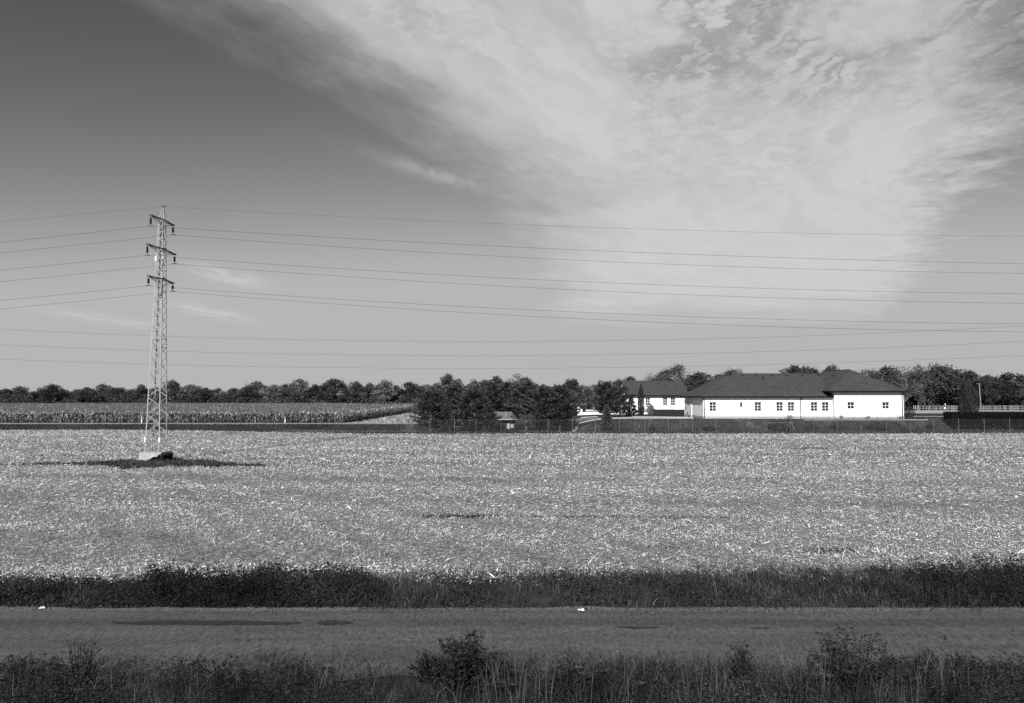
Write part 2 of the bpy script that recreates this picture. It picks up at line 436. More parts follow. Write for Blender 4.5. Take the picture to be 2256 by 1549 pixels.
def sheet(name, xs, ylo, yhi, n, zf, mat):
    """a sheet between two curves ylo(x), yhi(x) laid on the ground"""
    xs = np.asarray(xs, dtype=float)
    t = np.linspace(0, 1, n)[:, None]
    Y = ylo(xs)[None, :] * (1 - t) + yhi(xs)[None, :] * t
    X = np.repeat(xs[None, :], n, axis=0)
    V = np.stack([X, Y, zf(X, Y)], axis=-1).reshape(-1, 3)
    k = len(xs)
    ii = (np.arange(n - 1)[:, None] * k + np.arange(k - 1)[None, :]).ravel()
    return link(name, npmesh(name, V, np.stack([ii, ii + 1, ii + k + 1, ii + k], axis=1), mat, smooth=True))
def y_near(x): return 23.0 + 0.4 * wob(x, x * 0, 0.45) + 0.9 * sst(-2, 12, x) + 0.22 * wob(x, x * 0 + 3, 2.3) + 0.16 * wob(x, x * 0 + 7, 6.0)
def y_far(x): return 121.5 - 11.6 * sst(-60, -18, x) + 1.6 * sst(45, 75, x) + 0.35 * wob(x, x * 0 + 5, 0.3) + 1.1 * (1 - sst(-30, -15, x)) * wob(x, x * 0 + 8, 0.35)
def Zf(x, y): return 0.05 * wob(x, y, 0.13)
tag(sheet('stubble_field', np.unique(np.concatenate([np.arange(-220, 221, 2.0), np.arange(-26, 26, 0.25)])), y_near, y_far, 45, lambda X, Y: Zf(X, Y) + 0.01, M['soil']),
    'harvested maize field covered in pale straw', 'field', kind='structure')
tag(sheet('farm_road', np.arange(-70, 71, 0.18), lambda x: 15.35 + 0.25 * wob(x, x * 0, 0.8) + 0.15 * wob(x, x * 0 + 4, 3.1), lambda x: 20.42 + 0.12 * wob(x, x * 0 + 9, 0.9) + 0.08 * wob(x, x * 0 + 2, 3.7), 16,
          lambda X, Y: -0.005 + 0.02 * wob(X, Y, 0.8), M['asphalt']), 'worn grey farm road running across the foreground', 'road', kind='structure')
tag(sheet('country_road', np.arange(-260, -9, 3.0), lambda x: 131.2 + 0 * x, lambda x: 137.4 + 0 * x, 4, lambda X, Y: H(X, Y) + 0.06, M['asphalt_far']),
    'pale country road edge in front of the standing maize', 'road', kind='structure')
tag(sheet('cleared_strip', np.arange(-33, -6, 1.5), lambda x: 141.5 + 0 * x, lambda x: 270 + 0 * x, 30, lambda X, Y: H(X, Y) + 0.08, M['soil']),
    'pale cleared strip of field beside the standing maize', 'field', kind='structure')
def blob(name, px0, px1, Yc, hy, label, mat, seed):
    r = np.random.default_rng(seed)
    x0, x1 = xat(px0, Yc), xat(px1, Yc)
    n = 56
    t = np.linspace(0, 2 * math.pi, n, endpoint=False)
    ra = 1 + 0.22 * np.sin(3 * t + r.uniform(0, 6)) + 0.14 * np.sin(7 * t + r.uniform(0, 6)) + 0.06 * r.normal(size=n)
    X = (x0 + x1) / 2 + (x1 - x0) / 2 * np.cos(t) * (0.92 + 0.08 * ra)
    Y = Yc + hy * np.sin(t) * ra
    V = np.concatenate([[[(x0 + x1) / 2, Yc, 0]], np.stack([X, Y, 0 * X], axis=1)])
    V[:, 2] = 0.003 + 0.02 * wob(V[:, 0], V[:, 1], 0.8)
    F = np.array([(0, 1 + k, 1 + (k + 1) % n) for k in range(n)])
    tag(link(name, npmesh(name, V, F, mat)), label, 'road patch', kind='structure')
blob('tar_patch', 262, 672, 19.05, 0.19, 'long dark patch in the farm road below the pylon', M['tar'], 1)
blob('tar_patch', 704, 782, 19.05, 0.18, 'short oval dark patch in the farm road beside the long one', M['tar'], 2)
blob('tar_patch', 1352, 1452, 18.65, 0.07, 'thin dark crack-like patch in the farm road, right of centre', M['tar'], 3)
blob('tar_patch', 1640, 1690, 18.6, 0.04, 'smallest thin dark patch in the farm road, farthest right', M['tar'], 4)

# driveway on the plateau of the house
tag(sheet('driveway', np.arange(10, 30.4, 0.8), lambda x: 121.5 - 1.3 * sst(14, 24, x) + 2.5 * sst(14, 10, x), lambda x: 129.5 - 6.4 * sst(15, 29, x) + 0 * x, 10, lambda X, Y: H(X, Y) + 0.07, M['paving']),
    'grey paved driveway curving in front of the white houses', 'driveway', kind='structure')
def ribbon(name, P, w, h, mat, label):
    V, Fq = [], []
    P = [Vector((p[0], p[1], 0)) for p in P]
    mb = MB()
    for p, q in zip(P, P[1:]):
        d = (q - p).normalized(); n = Vector((-d.y, d.x, 0)) * (w / 2)
        zs = [float(H(c.x, c.y)) for c in (p, q)]
        a = [Vector((c.x, c.y, z)) for c, z in ((p - n, zs[0]), (q - n, zs[1]), (q + n, zs[1]), (p + n, zs[0]))]
        b = [c + Vector((0, 0, h)) for c in a]
        mb.poly(*b); mb.poly(a[0], a[1], b[1], b[0]); mb.poly(a[2], a[3], b[3], b[2])
    tag(mb.build(name, mat), label, 'kerb', kind='structure')
ribbon('kerb', [(x, 120.9 - 1.2 * float(sst(14, 24, x)) + 2.5 * float(sst(14, 10, x))) for x in np.arange(11, 29.8, 0.9)], 0.35, 0.14, M['kerbstone'], 'pale front kerb along the edge of the driveway')
ribbon('kerb', [(x, 130.2 - 6.4 * float(sst(15, 29, x))) for x in np.arange(12, 29.8, 0.9)], 0.30, 0.14, M['kerbstone'], 'pale rear kerb between the driveway and the dark lawn')
ribbon('kerb', [(9.0 + 0.14 * k, 112.2 + 0.75 * k) for k in range(12)], 0.5, 0.10, M['kerbstone'], 'bright curved stone edging on the bank beside the last pine')
tag(sheet('parking_strip', np.arange(62, 140, 2.0), lambda x: 127.5 + 0 * x, lambda x: 130.0 + 0 * x, 4, lambda X, Y: H(X, Y) + 0.07, M['kerbstone']),
    'pale paved strip between the white house and the hedge', 'path', kind='structure')
tag(sheet('gravel_yard', np.arange(70, 170, 3.0), lambda x: 150 + 0 * x, lambda x: 188.0 + 0 * x, 8, lambda X, Y: H(X, Y) + 0.07, M['concrete']),
    'pale gravel yard in front of the plank fence', 'yard', kind='structure')

# ------------------------------------------------------------------ straw on the field
def straw():
    parts = []
    def region(ya, yb, dens, L0, L1, w0, w1, two):
        xm = lambda y: 0.72 * y + 2
        n = int(dens * (xm(ya) + xm(yb)) * (yb - ya))
        y = rng.uniform(ya, yb, n); x = rng.uniform(-1, 1, n) * xm(y)
        clump = 0.8 * wob(x, y, 1.9) + 0.7 * wob(x + 40, y, 5.0) + 0.8 * wob(x * 0.12, y * 1.6, 1.5) + 0.5 * wob(x * 0.3, y, 0.3)
        weedy = pylon_patch(x, y)
        # the strip along the foreground weeds and some ploughed-bare lines carry less straw
        keep = (y > y_near(x) - 1.1 * rng.uniform(0, 1, n) ** 2.2) & (y < y_far(x) + 0.3) & (rng.uniform(size=n) < 0.72 + 0.28 * clump) & (rng.uniform(size=n) > weedy)
        for (px, yy, sx, sy) in DARKLINES:
            keep &= rng.uniform(size=n) > 0.93 * np.exp(-((x - px) / sx) ** 2 - ((y - yy) / sy) ** 2)
        x, y = x[keep], y[keep]; n = len(x)
        L = rng.uniform(L0, L1, n) * (0.6 + 0.8 * rng.uniform(size=n)); Wd = rng.uniform(w0, w1, n)
        az = rng.uniform(0, 2 * math.pi, n); tilt = np.abs(rng.normal(0, 0.17, n))
        D = np.stack([np.cos(az) * np.cos(tilt), np.sin(az) * np.cos(tilt), np.sin(tilt)], axis=1)
        C = np.stack([-np.sin(az), np.cos(az), rng.normal(0, 0.38, n)], axis=1); C = unit(C)
        P = np.stack([x, y, Zf(x, y) + rng.uniform(0.0, 1, n) ** 1.5 * 0.10], axis=1)
        bandy = 0.30 * wob(x * 0.06, y * 1.3, 1.2) + 0.16 * wob(x * 0.25, y, 0.28) + 0.20 * wob(x * 0.7, y * 1.4, 1.7) + 0.22 * wob(x + 9, y, 4.3)
        tone = np.clip(rng.normal(0.95, 0.30, n) * (1 + 1.5 * bandy), 0.12, 1.4)
        tone = np.where(rng.uniform(size=n) < 0.18, tone * 0.25, tone)
        big = rng.uniform(size=n) < 0.03
        L = np.where(big, L * 2.2, L); Wd = np.where(big, Wd * 1.5, Wd); tone = np.where(big, np.clip(tone * 1.15, 0, 1.4), tone)
        if two:
            V, Fq = strips(P, D, C, L, Wd, rng.uniform(0.0, 0.06, n), rng.uniform(-0.05, 0.03, n), 0.35)
            parts.append((V, Fq, np.repeat(tone, 2)))
        else:
            V, Fq = diamonds(P + D * L[:, None] / 2, D, np.cross(C, D), L, Wd)
            parts.append((V, Fq, tone))
    def cleared(n):
        x = rng.uniform(-32, -7, n); y = 142 + 120 * rng.uniform(0, 1, n) ** 1.5
        az = rng.uniform(0, 6.283, n); D = np.stack([np.cos(az), np.sin(az), np.abs(rng.normal(0, 0.3, n))], axis=1); D = unit(D)
        V, Fq = diamonds(np.stack([x, y, H(x, y) + 0.12], axis=1), D, unit(np.stack([rng.normal(0, 0.4, n), rng.normal(-0.2, 0.4, n), np.ones(n)], axis=1)), rng.uniform(0.3, 0.7, n), rng.uniform(0.12, 0.3, n))
        parts.append((V, Fq, np.clip(rng.normal(0.52, 0.2, n), 0.15, 1.1)))
    region(22.5, 38, 60, 0.05, 0.20, 0.010, 0.030, True)
    region(22.5, 38, 185, 0.03, 0.12, 0.014, 0.042, False)
    region(38, 60, 120, 0.05, 0.17, 0.022, 0.060, False)
    region(60, 122.5, 26, 0.09, 0.25, 0.045, 0.10, False)
    cleared(9000)
    V, Fq, T = joinVF(parts)
    return npmesh('straw', V, Fq, M['straw'], T)
PX0, PY0 = xat(347, 64.6), 64.6        # pylon foot
def pylon_patch(x, y):
    dx = x - PX0 - 0.4
    yc = np.where(dx < 0, 62.2 + 0.17 * dx, 62.6 - 0.26 * dx) + 0.5 * wob(x, x * 0, 0.55)
    ht = np.where(dx < 0, 3.0 * np.clip(1 + dx / 11.0, 0, 1) ** 1.9, 4.2 * np.clip(1 - dx / 11.0, 0, 1) ** 1.0) + 0.05
    e = np.abs(y - yc) / ht + 0.42 * wob(x, y, 0.9) + 0.3 * wob(x, y, 3.0)
    return (1 - sst(0.45, 1.25, e)) * (np.abs(dx) < 11.6)
DARKLINES = [(xat(1010, 35), 35.2, 1.6, 0.32), (xat(1480, 34.6), 34.9, 4.0, 0.3), (xat(1230, 35), 35.1, 3.0, 0.22), (xat(1780, 80), 79.5, 4.5, 0.7),
             (xat(700, 83), 84, 3.5, 0.7), (xat(1430, 76), 75.5, 1.8, 0.6), (xat(2060, 78), 79, 1.6, 0.5), (xat(860, 63), 62.8, 7, 0.4),
             (xat(1640, 52), 51, 3, 0.5), (xat(1480, 29), 28, 0.5, 0.2), (xat(1770, 30), 27.6, 1.2, 0.4), (xat(170, 70), 70, 6, 0.5)]
tag(link('straw', straw()), 'pale maize straw strewn over the harvested field', 'straw', kind='stuff')

def stubble():
    rows = np.arange(24.2, 121, 0.76)
    xs, ys = [], []
    for y in rows:
        n = int((1.5 * y + 8) / 0.24)
        x = rng.uniform(-0.75 * y - 2, 0.75 * y + 2, n)
        yy = y + rng.normal(0, 0.05, n)
        k = (yy > y_near(x) + 0.3) & (yy < y_far(x)) & (rng.uniform(size=n) < (0.42 + 0.4 * wob(x, yy * 3, 0.25)) * (0.10 + 0.75 * sst(34, 60, yy))) & (pylon_patch(x, yy) < 0.3)
        xs.append(x[k]); ys.append(yy[k])
    x = np.concatenate(xs); y = np.concatenate(ys); n = len(x)
    h = rng.uniform(0.06, 0.17, n) * np.where((np.abs(y - 63.0) < 1.2) & (x > -20) & (x < 9), 2.2, 1.0)
    az = rng.uniform(-0.9, 0.9, n)
    C = np.stack([np.cos(az), np.sin(az), 0 * az], axis=1)
    D = unit(np.stack([rng.normal(0, 0.28, n), rng.normal(0, 0.28, n), np.ones(n)], axis=1))
    P = np.stack([x, y, Zf(x, y)], axis=1)
    w = (0.014 + 0.0004 * y)[:, None]
    T = P + D * h[:, None]
    V = np.stack([P - C * w, P + C * w, T + C * w * 0.8, T - C * w * 0.8], axis=1).reshape(-1, 3)
    return npmesh('stubble', V, np.arange(len(V)).reshape(-1, 4), M['stalk'], np.clip(rng.normal(0.95, 0.3, n), 0.3, 1.6))
tag(link('stubble', stubble()), 'short cut maize stalks standing in rows across the field', 'stubble', kind='stuff')

# ------------------------------------------------------------------ grasses and weeds
def blades(x, y, z, h, w, tone, lean=0.35):
    n = len(x)
    az = rng.uniform(0, 2 * math.pi, n)
    ln = np.abs(rng.normal(0, lean, n))
    D = unit(np.stack([np.cos(az) * ln, np.sin(az) * ln, np.ones(n)], axis=1))
    ca = rng.uniform(-1.2, 1.2, n)
    C = np.stack([np.cos(ca), np.sin(ca), 0 * ca], axis=1)
    P = np.stack([x, y, z], axis=1)
    V, F = strips(P, D, C, h, w, 0.0, -0.18 * h * ln, 0.15)
    hx = np.stack([np.cos(az), np.sin(az), 0 * az], axis=1) * (0.35 * h * ln)[:, None]
    V = V.reshape(-1, 6, 3); V[:, 4:] += hx[:, None]; V = V.reshape(-1, 3)
    return V, F, np.repeat(tone, 2)
def stalk_leaves(cx, cy, cz, h, per, spread, L, tone, r=rng):
    """plants: leaves set round a stalk, denser to the top"""
    n = len(cx)
    k = np.repeat(np.arange(n), per); m = len(k)
    t = r.uniform(0.04, 1.0, m) ** 0.75
    az = r.uniform(0, 2 * math.pi, m)
    rad = spread[k] * np.sqrt(r.uniform(0, 1, m)) * (1.05 - 0.6 * t)
    P = np.stack([cx[k] + rad * np.cos(az), cy[k] + rad * np.sin(az), cz[k] + h[k] * t], axis=1)
    D = unit(np.stack([np.cos(az), np.sin(az), r.normal(0.1, 0.6, m)], axis=1))
    N = unit(np.stack([r.normal(0, 0.6, m), r.normal(0, 0.6, m) - 0.3, np.ones(m)], axis=1))
    Lm = L * r.uniform(0.55, 1.35, m)
    V, F = diamonds(P, D, N, Lm, Lm * r.uniform(0.38, 0.62, m))
    return V, F, np.clip(tone[k] * r.normal(1.0, 0.35, m), 0.2, 3.0)

def patchy(x, y, a=0.35, b=1.1, c=3.1):
    """clumpy cover, about -1..1 at three sizes"""
    return np.clip(0.8 * wob(x, y, a) + 0.7 * wob(x + 31, y * 1.7, b) + 0.5 * wob(x - 17, y * 1.4, c), -1.3, 1.3)
def verge_far():
    """the dark weed strip between farm road and field"""
    n = 21000
    x = rng.uniform(-21, 21, n); f = rng.uniform(0, 1, n)
    y = 20.35 + (y_near(x) + 0.9 - 20.35) * f
    px = 1128 + x / y * F_PX
    leafy = sst(320, 345, px) * (1 - sst(780, 880, px))
    cl = patchy(x, y)
    dense = 0.38 + 0.5 * leafy + 0.30 * sst(1930, 2060, px) + 0.38 * cl * (1 - 0.6 * leafy) - 0.8 * sst(0.72, 1.0, f + 0.22 * cl)
    k = rng.uniform(size=n) < dense; x, y, px, cl, leafy = x[k], y[k], px[k], cl[k], leafy[k]; n = len(x)
    hh = 0.19 + 0.20 * leafy + 0.12 * sst(850, 1300, px) + 0.2 * sst(1900, 2050, px) + 0.17 * cl
    hh = np.clip(hh, 0.07, 2) * (0.4 + 0.6 * sst(0, 0.9, y - 20.3)) * rng.uniform(0.55, 1.35, n)
    hh = np.where(rng.uniform(size=n) < 0.015, hh * 1.9, hh)
    tn = 0.72 + 0.30 * sst(800, 900, px) + 0.45 * patchy(x + 5, y, 0.5, 1.6, 4.0) - 0.25 * sst(1950, 2050, px)
    a = stalk_leaves(x, y, 0 * x, hh, 11, np.full(n, 0.15), 0.075, np.clip(tn, 0.25, 1.9))
    return npmesh('weeds', a[0], a[1], M['weed'], a[2])
tag(link('weeds', verge_far()), 'dark leafy weeds along the far edge of the farm road', 'weeds', kind='stuff')
def verge_far_grass():
    n = 74000
    x = rng.uniform(-21, 21, n); f = rng.uniform(0, 1, n)
    y = 20.25 + (y_near(x) + 1.6 - 20.25) * f
    px = 1128 + x / y * F_PX
    cl = patchy(x + 8, y, 0.4, 1.3, 3.6)
    k = rng.uniform(size=n) < 0.24 + 0.42 * sst(760, 900, px) + 0.42 * (1 - sst(300, 340, px)) + 0.30 * cl - 0.75 * sst(0.6, 1.0, f + 0.2 * cl)
    x, y, px, cl, f = x[k], y[k], px[k], cl[k], f[k]; n = len(x)
    h = rng.uniform(0.12, 0.60, n) * (0.72 + 0.45 * cl) * (0.45 + 0.55 * sst(0, 0.7, y - 20.3)) * (0.6 + 0.4 * sst(250, 380, px))
    h = np.clip(h, 0.05, 1.2)
    y = np.where(rng.uniform(size=n) < 0.05, 20.35 - np.abs(rng.normal(0, 0.22, n)) * (1 + cl), y); h = np.where(y < 20.35, h * 0.4, h)
    tn = np.clip(rng.normal(0.85, 0.4, n) + 0.5 * patchy(x, y, 0.6, 1.9, 5.0) + 0.2 * sst(800, 900, px), 0.2, 3)
    tn = np.where(rng.uniform(size=n) < 0.07, tn * 2.3, tn)
    a = blades(x, y, 0 * x, h, rng.uniform(0.008, 0.018, n), tn, 0.95)
    return npmesh('grass', a[0], a[1], M['blade'], a[2])
tag(link('grass', verge_far_grass()), 'tangled long grass among the weeds beyond the farm road', 'grass', kind='stuff')

def verge_near():
    n = 12500
    x = rng.uniform(-13.5, 13.5, n); y = rng.uniform(11.8, 16.1, n)
    cl = patchy(x, y, 0.6, 1.5, 3.8)
    k = rng.uniform(size=n) < (0.42 + 0.5 * cl) * (1 - 0.9 * sst(14.6, 16.0, y - 0.5 * cl))
    x, y, cl = x[k], y[k], cl[k]; n = len(x)
    h = np.clip(0.28 + 0.22 * cl, 0.08, 2) * rng.uniform(0.6, 1.5, n) * (1 - 0.5 * sst(14.6, 16.0, y))
    h = np.where(rng.uniform(size=n) < 0.02, h * 1.9, h)
    tn = np.clip(0.9 + 0.8 * patchy(x + 3, y, 0.7, 2.0, 5.0), 0.15, 2.6)
    a = stalk_leaves(x, y, H(x, y), h, 14, np.full(n, 0.13), 0.06, tn)
    q = np.repeat(np.arange(46), 26); m = len(q)
    ux = rng.uniform(-12, 12, 46); uy = rng.uniform(13.3, 15.2, 46); uz = H(ux, uy) + rng.uniform(0.35, 0.7, 46)
    az = rng.uniform(0, 6.283, m); rd = 0.075 * np.sqrt(rng.uniform(0, 1, m))
    Vu, Fu = diamonds(np.stack([ux[q] + rd * np.cos(az), uy[q] + rd * np.sin(az), uz[q] + rng.normal(0, 0.008, m)], axis=1), unit(np.stack([np.cos(az), np.sin(az), 0 * az], axis=1)),
                      unit(np.stack([0 * az, 0 * az - 0.4, 1 + 0 * az], axis=1)), np.full(m, 0.03), np.full(m, 0.018))
    a = joinVF([a, (Vu, Fu, rng.uniform(1.5, 4.0, 46)[q])])
    return npmesh('weeds', a[0], a[1], M['weed'], a[2])
tag(link('weeds', verge_near()), 'dark leafy weeds in front of the farm road at the bottom of the picture', 'weeds', kind='stuff')
def verge_near_grass():
    n = 68000
    x = rng.uniform(-13.5, 13.5, n); y = rng.uniform(11.8, 16.7, n)
    cl = patchy(x + 9, y, 0.55, 1.6, 4.2)
    k = rng.uniform(size=n) < (0.5 + 0.5 * cl) * (1 - 0.75 * sst(14.9, 16.6, y - 0.4 * cl))
    x, y, cl = x[k], y[k], cl[k]; n = len(x)
    h = np.clip(rng.uniform(0.10, 0.58, n) * (0.8 + 0.45 * cl), 0.05, 1) * (1 - 0.45 * sst(14.8, 16.4, y))
    tn = np.clip(rng.normal(0.8, 0.5, n) + 0.55 * patchy(x, y, 0.6, 2.2, 5.0), 0.12, 3)
    tn = np.where(rng.uniform(size=n) < 0.06, tn * 2.4 + 0.5, tn)
    a = blades(x, y, H(x, y), h, rng.uniform(0.005, 0.012, n), tn, 0.9)
    # tall dry stems standing up against the road, in loose tufts
    tuft = np.stack([np.concatenate([rng.uniform(-1, 13, 60), rng.uniform(-13, 0, 26)]), rng.uniform(13.6, 15.9, 86)], axis=1)
    ti = rng.integers(0, len(tuft), 460); m = len(ti)
    xs = tuft[ti, 0] + rng.normal(0, 0.14, m); ys = tuft[ti, 1] + rng.normal(0, 0.12, m)
    hs = rng.uniform(0.5, 1.2, m) * np.where(xs > -0.5, 1.0, 0.8)
    b = blades(xs, ys, H(xs, ys), hs, rng.uniform(0.005, 0.010, m), rng.uniform(1.1, 3.2, m), 0.32)
    V, F, T = joinVF([a, b])
    return npmesh('grass', V, F, M['blade'], T)
tag(link('grass', verge_near_grass()), 'long grass and tall dry stems in front of the farm road', 'grass', kind='stuff')

def bush_clump(name, px0, px1, pytop, Y, label, mat, n, L, seed, cat='weed', group=None, base=None, umbel=0):
    r = np.random.default_rng(seed)
    x0, x1 = xat(px0, Y), xat(px1, Y); cx = (x0 + x1) / 2; rx = (x1 - x0) / 2
    zb = float(H(cx, Y)) if base is None else base
    hh = zat(pytop, Y) - zb
    root = empty(name, (cx, Y, zb))
    k = 26
    sx = r.uniform(-1, 1, k) * rx; sy = r.normal(0, 0.4, k) * min(rx, 0.9)
    sh = hh * (1.0 - 0.5 * np.clip(np.abs(sx) / rx, 0, 1.2) ** 2) * r.uniform(0.72, 1.02, k)
    mb = MB()
    for i in range(k):
        mb.tube([(sx[i] * 0.25, sy[i] * 0.3, 0), (sx[i] * 0.7, sy[i] * 0.7, sh[i] * 0.5), (sx[i], sy[i], sh[i])], [0.012, 0.009, 0.004], 4, False)
    st = link('stems', mb.mesh('stems', M['hutwall']), root)
    parts = []
    for i in range(k):
        m = n // k
        t = r.uniform(0.06, 1.02, m)
        az = r.uniform(0, 6.283, m); rad = (0.14 + 0.24 * rx * (1.05 - t)) * np.sqrt(r.uniform(0, 1, m))
        P = np.stack([sx[i] * t + rad * np.cos(az), sy[i] * t + rad * np.sin(az), sh[i] * t], axis=1)
        D = unit(np.stack([np.cos(az), np.sin(az), r.normal(0.25, 0.5, m)], axis=1))
        N = unit(np.stack([r.normal(0, 0.6, m), r.normal(0, 0.6, m) - 0.3, np.ones(m)], axis=1))
        Lm = L * r.uniform(0.6, 1.4, m)
        V, F = diamonds(P, D, N, Lm, Lm * 0.42)
        parts.append((V, F, np.clip(r.normal(0.85, 0.35, m), 0.2, 2.2)))
    for i in range(umbel):
        j = r.integers(0, k)
        m = 40
        az = r.uniform(0, 6.283, m); rad = 0.07 * np.sqrt(r.uniform(0, 1, m))
        P = np.stack([sx[j] + rad * np.cos(az), sy[j] + rad * np.sin(az), sh[j] + 0.03 + r.normal(0, 0.008, m)], axis=1)
        D = unit(np.stack([np.cos(az), np.sin(az), 0 * az], axis=1))
        V, F = diamonds(P, D, unit(np.stack([0 * az, 0 * az - 0.4, 1 + 0 * az], axis=1)), np.full(m, 0.03), np.full(m, 0.02))
        parts.append((V, F, np.full(m, 4.0)))
    V, F, T = joinVF(parts)
    link('leaves', npmesh('leaves', V, F, mat, T), root)
    tag(root, label, cat, group)
    return root
bush_clump('weed_bush', 905, 1122, 1400, 14.6, 'big dark leafy weed bush at the bottom edge, centre of the picture', M['weed'], 6500, 0.085, 11, 'bush', umbel=4)
bush_clump('weed_bush', 1780, 1955, 1380, 14.7, 'tall dark weed clump with flat flower heads, right of the road patch', M['weed'], 2600, 0.075, 12, 'bush', umbel=9)
bush_clump('weed_bush', 1205, 1285, 1432, 14.4, 'small weed with pale flower heads, next right of the big dark bush', M['weed'], 1100, 0.07, 13, 'bush', umbel=6)
bush_clump('weed_bush', 1590, 1650, 1414, 14.7, 'small dark weed between the two tall weed clumps', M['weed'], 800, 0.07, 14, 'bush')
bush_clump('weed_bush', 150, 240, 1400, 15.0, 'dark upright weed near the lower edge, farthest left', M['weed'], 700, 0.06, 15, 'bush')
bush_clump('weed_bush', 560, 650, 1234, 23.2, 'tall dark weed sticking up at the field edge below the pylon weeds', M['weed'], 900, 0.08, 16, 'bush')

# dark weeds round the pylon foot
def pylon_weeds():
    n = 48000
    x = PX0 + rng.uniform(-12, 12.5, n); y = rng.uniform(57, 68, n)
    k = (rng.uniform(size=n) < pylon_patch(x, y) * np.clip(0.75 + 0.5 * wob(x, y * 1.5, 1.8), 0.15, 1)); x, y = x[k], y[k]; n = len(x)
    h = rng.uniform(0.12, 0.34, n)
    a = blades(x, y, Zf(x, y), h, np.full(n, 0.05), np.where(rng.uniform(size=n) < 0.10, 3.5, 1) * np.clip(rng.normal(1.35, 0.55, n) + 0.5 * wob(x, y, 1.5), 0.25, 3), 0.8)
    # dark leaves set over the block's right side and part of its front
    m = 3600
    t = rng.uniform(0, 1, m); side = rng.uniform(size=m) < 0.5
    top = np.where(side, 0.70, np.clip((t - 0.28) / 0.62, 0.0, 1.0) * 0.70) * (0.9 + 0.2 * wob(t * 9, t, 2.0))
    off = 0.99 + np.abs(rng.normal(0.05, 0.05, m))
    lx = np.where(side, off, -1 + 1.9 * t); ly = np.where(side, -0.93 + 1.9 * t, -off)
    lz = rng.uniform(0, 1, m) ** 0.8 * top
    keep = (top > 0.03); lx, ly, lz = lx[keep], ly[keep], lz[keep]; m = len(lx)
    P = np.stack([PX0 + lx, PY0 + ly - 0.05 * lx, lz], axis=1)
    Vd, Fd = diamonds(P, randu(m), randu(m), np.full(m, 0.10), np.full(m, 0.06))
    V, F, T = joinVF([a, (Vd, Fd, np.clip(rng.normal(0.6, 0.3, m), 0.12, 1.6))])
    return npmesh('weeds', V, F, M['weed'], T)
tag(link('weeds', pylon_weeds()), 'dark patch of weeds round the foot of the pylon', 'weeds', kind='stuff')

def streak_weeds():
    xs, ys = [], []
    for q_, (cx, cy, sx, sy) in enumerate(DARKLINES):
        m = int(min(2600, 420 * sx * (1 + sy) * (35 / cy)) * (0.8 if q_ == 0 else 0.30 if q_ in (3, 10) else 0.12))
        xs.append(cx + rng.normal(0, 0.6, m) * sx); ys.append(cy + rng.normal(0, 0.85, m) * sy + 0.25 * sy * wob(xs[-1], xs[-1] * 0, 1.4))
    x = np.concatenate(xs); y = np.concatenate(ys); n = len(x)
    a = blades(x, y, Zf(x, y), rng.uniform(0.04, 0.16, n), 0.008 + 0.0006 * y, np.clip(rng.normal(1.1, 0.5, n), 0.3, 2.5), 0.8)
    return npmesh('weeds', a[0], a[1], M['weed'], a[2])
tag(link('weeds', streak_weeds()), 'thin dark streaks of low weeds scattered through the stubble', 'weeds', kind='stuff')
def bank_grass():
    n = 42000
    x = rng.uniform(-30, 88, n); y = rng.uniform(109.6, 119.0, n)
    k = (y > y_far(x) - 0.3); x, y = x[k], y[k]; n = len(x)
    z = H(x, y)
    dead = np.clip(wob(x, y, 0.8) + 0.6 * wob(x, y, 2.3), 0, 1.3)
    tn = np.clip(rng.normal(1.25, 0.45, n) + 0.5 * wob(x + 50, y, 0.5) + 1.5 * dead * sst(111.5, 115, y), 0.2, 3.5)
    h = rng.uniform(0.10, 0.30, n) * (1 + 0.8 * np.clip(wob(x, y, 0.6), 0, 1)) * np.where(y < 111.4, 1.3, 1) * (1 - 0.7 * sst(114.5, 116.5, y))
    a = blades(x, y, z - 0.02, h, np.full(n, 0.10), tn, 0.5)
    return npmesh('grass', a[0], a[1], M['blade'], a[2])
tag(link('grass', bank_grass()), 'rough grass on the bank below the white house', 'grass', kind='stuff')
def road_bank_grass():
    n = 34000
    x = rng.uniform(-108, -14, n); y = rng.uniform(110, 131.0, n)
    k = (y > y_far(x) - 0.5); x, y = x[k], y[k]; n = len(x)
    dry = sst(-42, -28, x) * (1 - sst(1.0, 7.5, y - y_far(x) + 1.2 * wob(x, y, 0.5)))
    tn = np.clip(rng.normal(0.85, 0.4, n) + 0.35 * wob(x, y, 0.4), 0.2, 2) + dry * rng.uniform(0.4, 2.6, n)
    h = rng.uniform(0.12, 0.3, n) * (1 + 0.9 * dry)
    a = blades(x, y, H(x, y) - 0.02, h, np.full(n, 0.11), tn, 0.45)
    return npmesh('grass', a[0], a[1], M['blade'], a[2])
tag(link('grass', road_bank_grass()), 'dark grass bank below the country road with pale dry tufts', 'grass', kind='stuff')

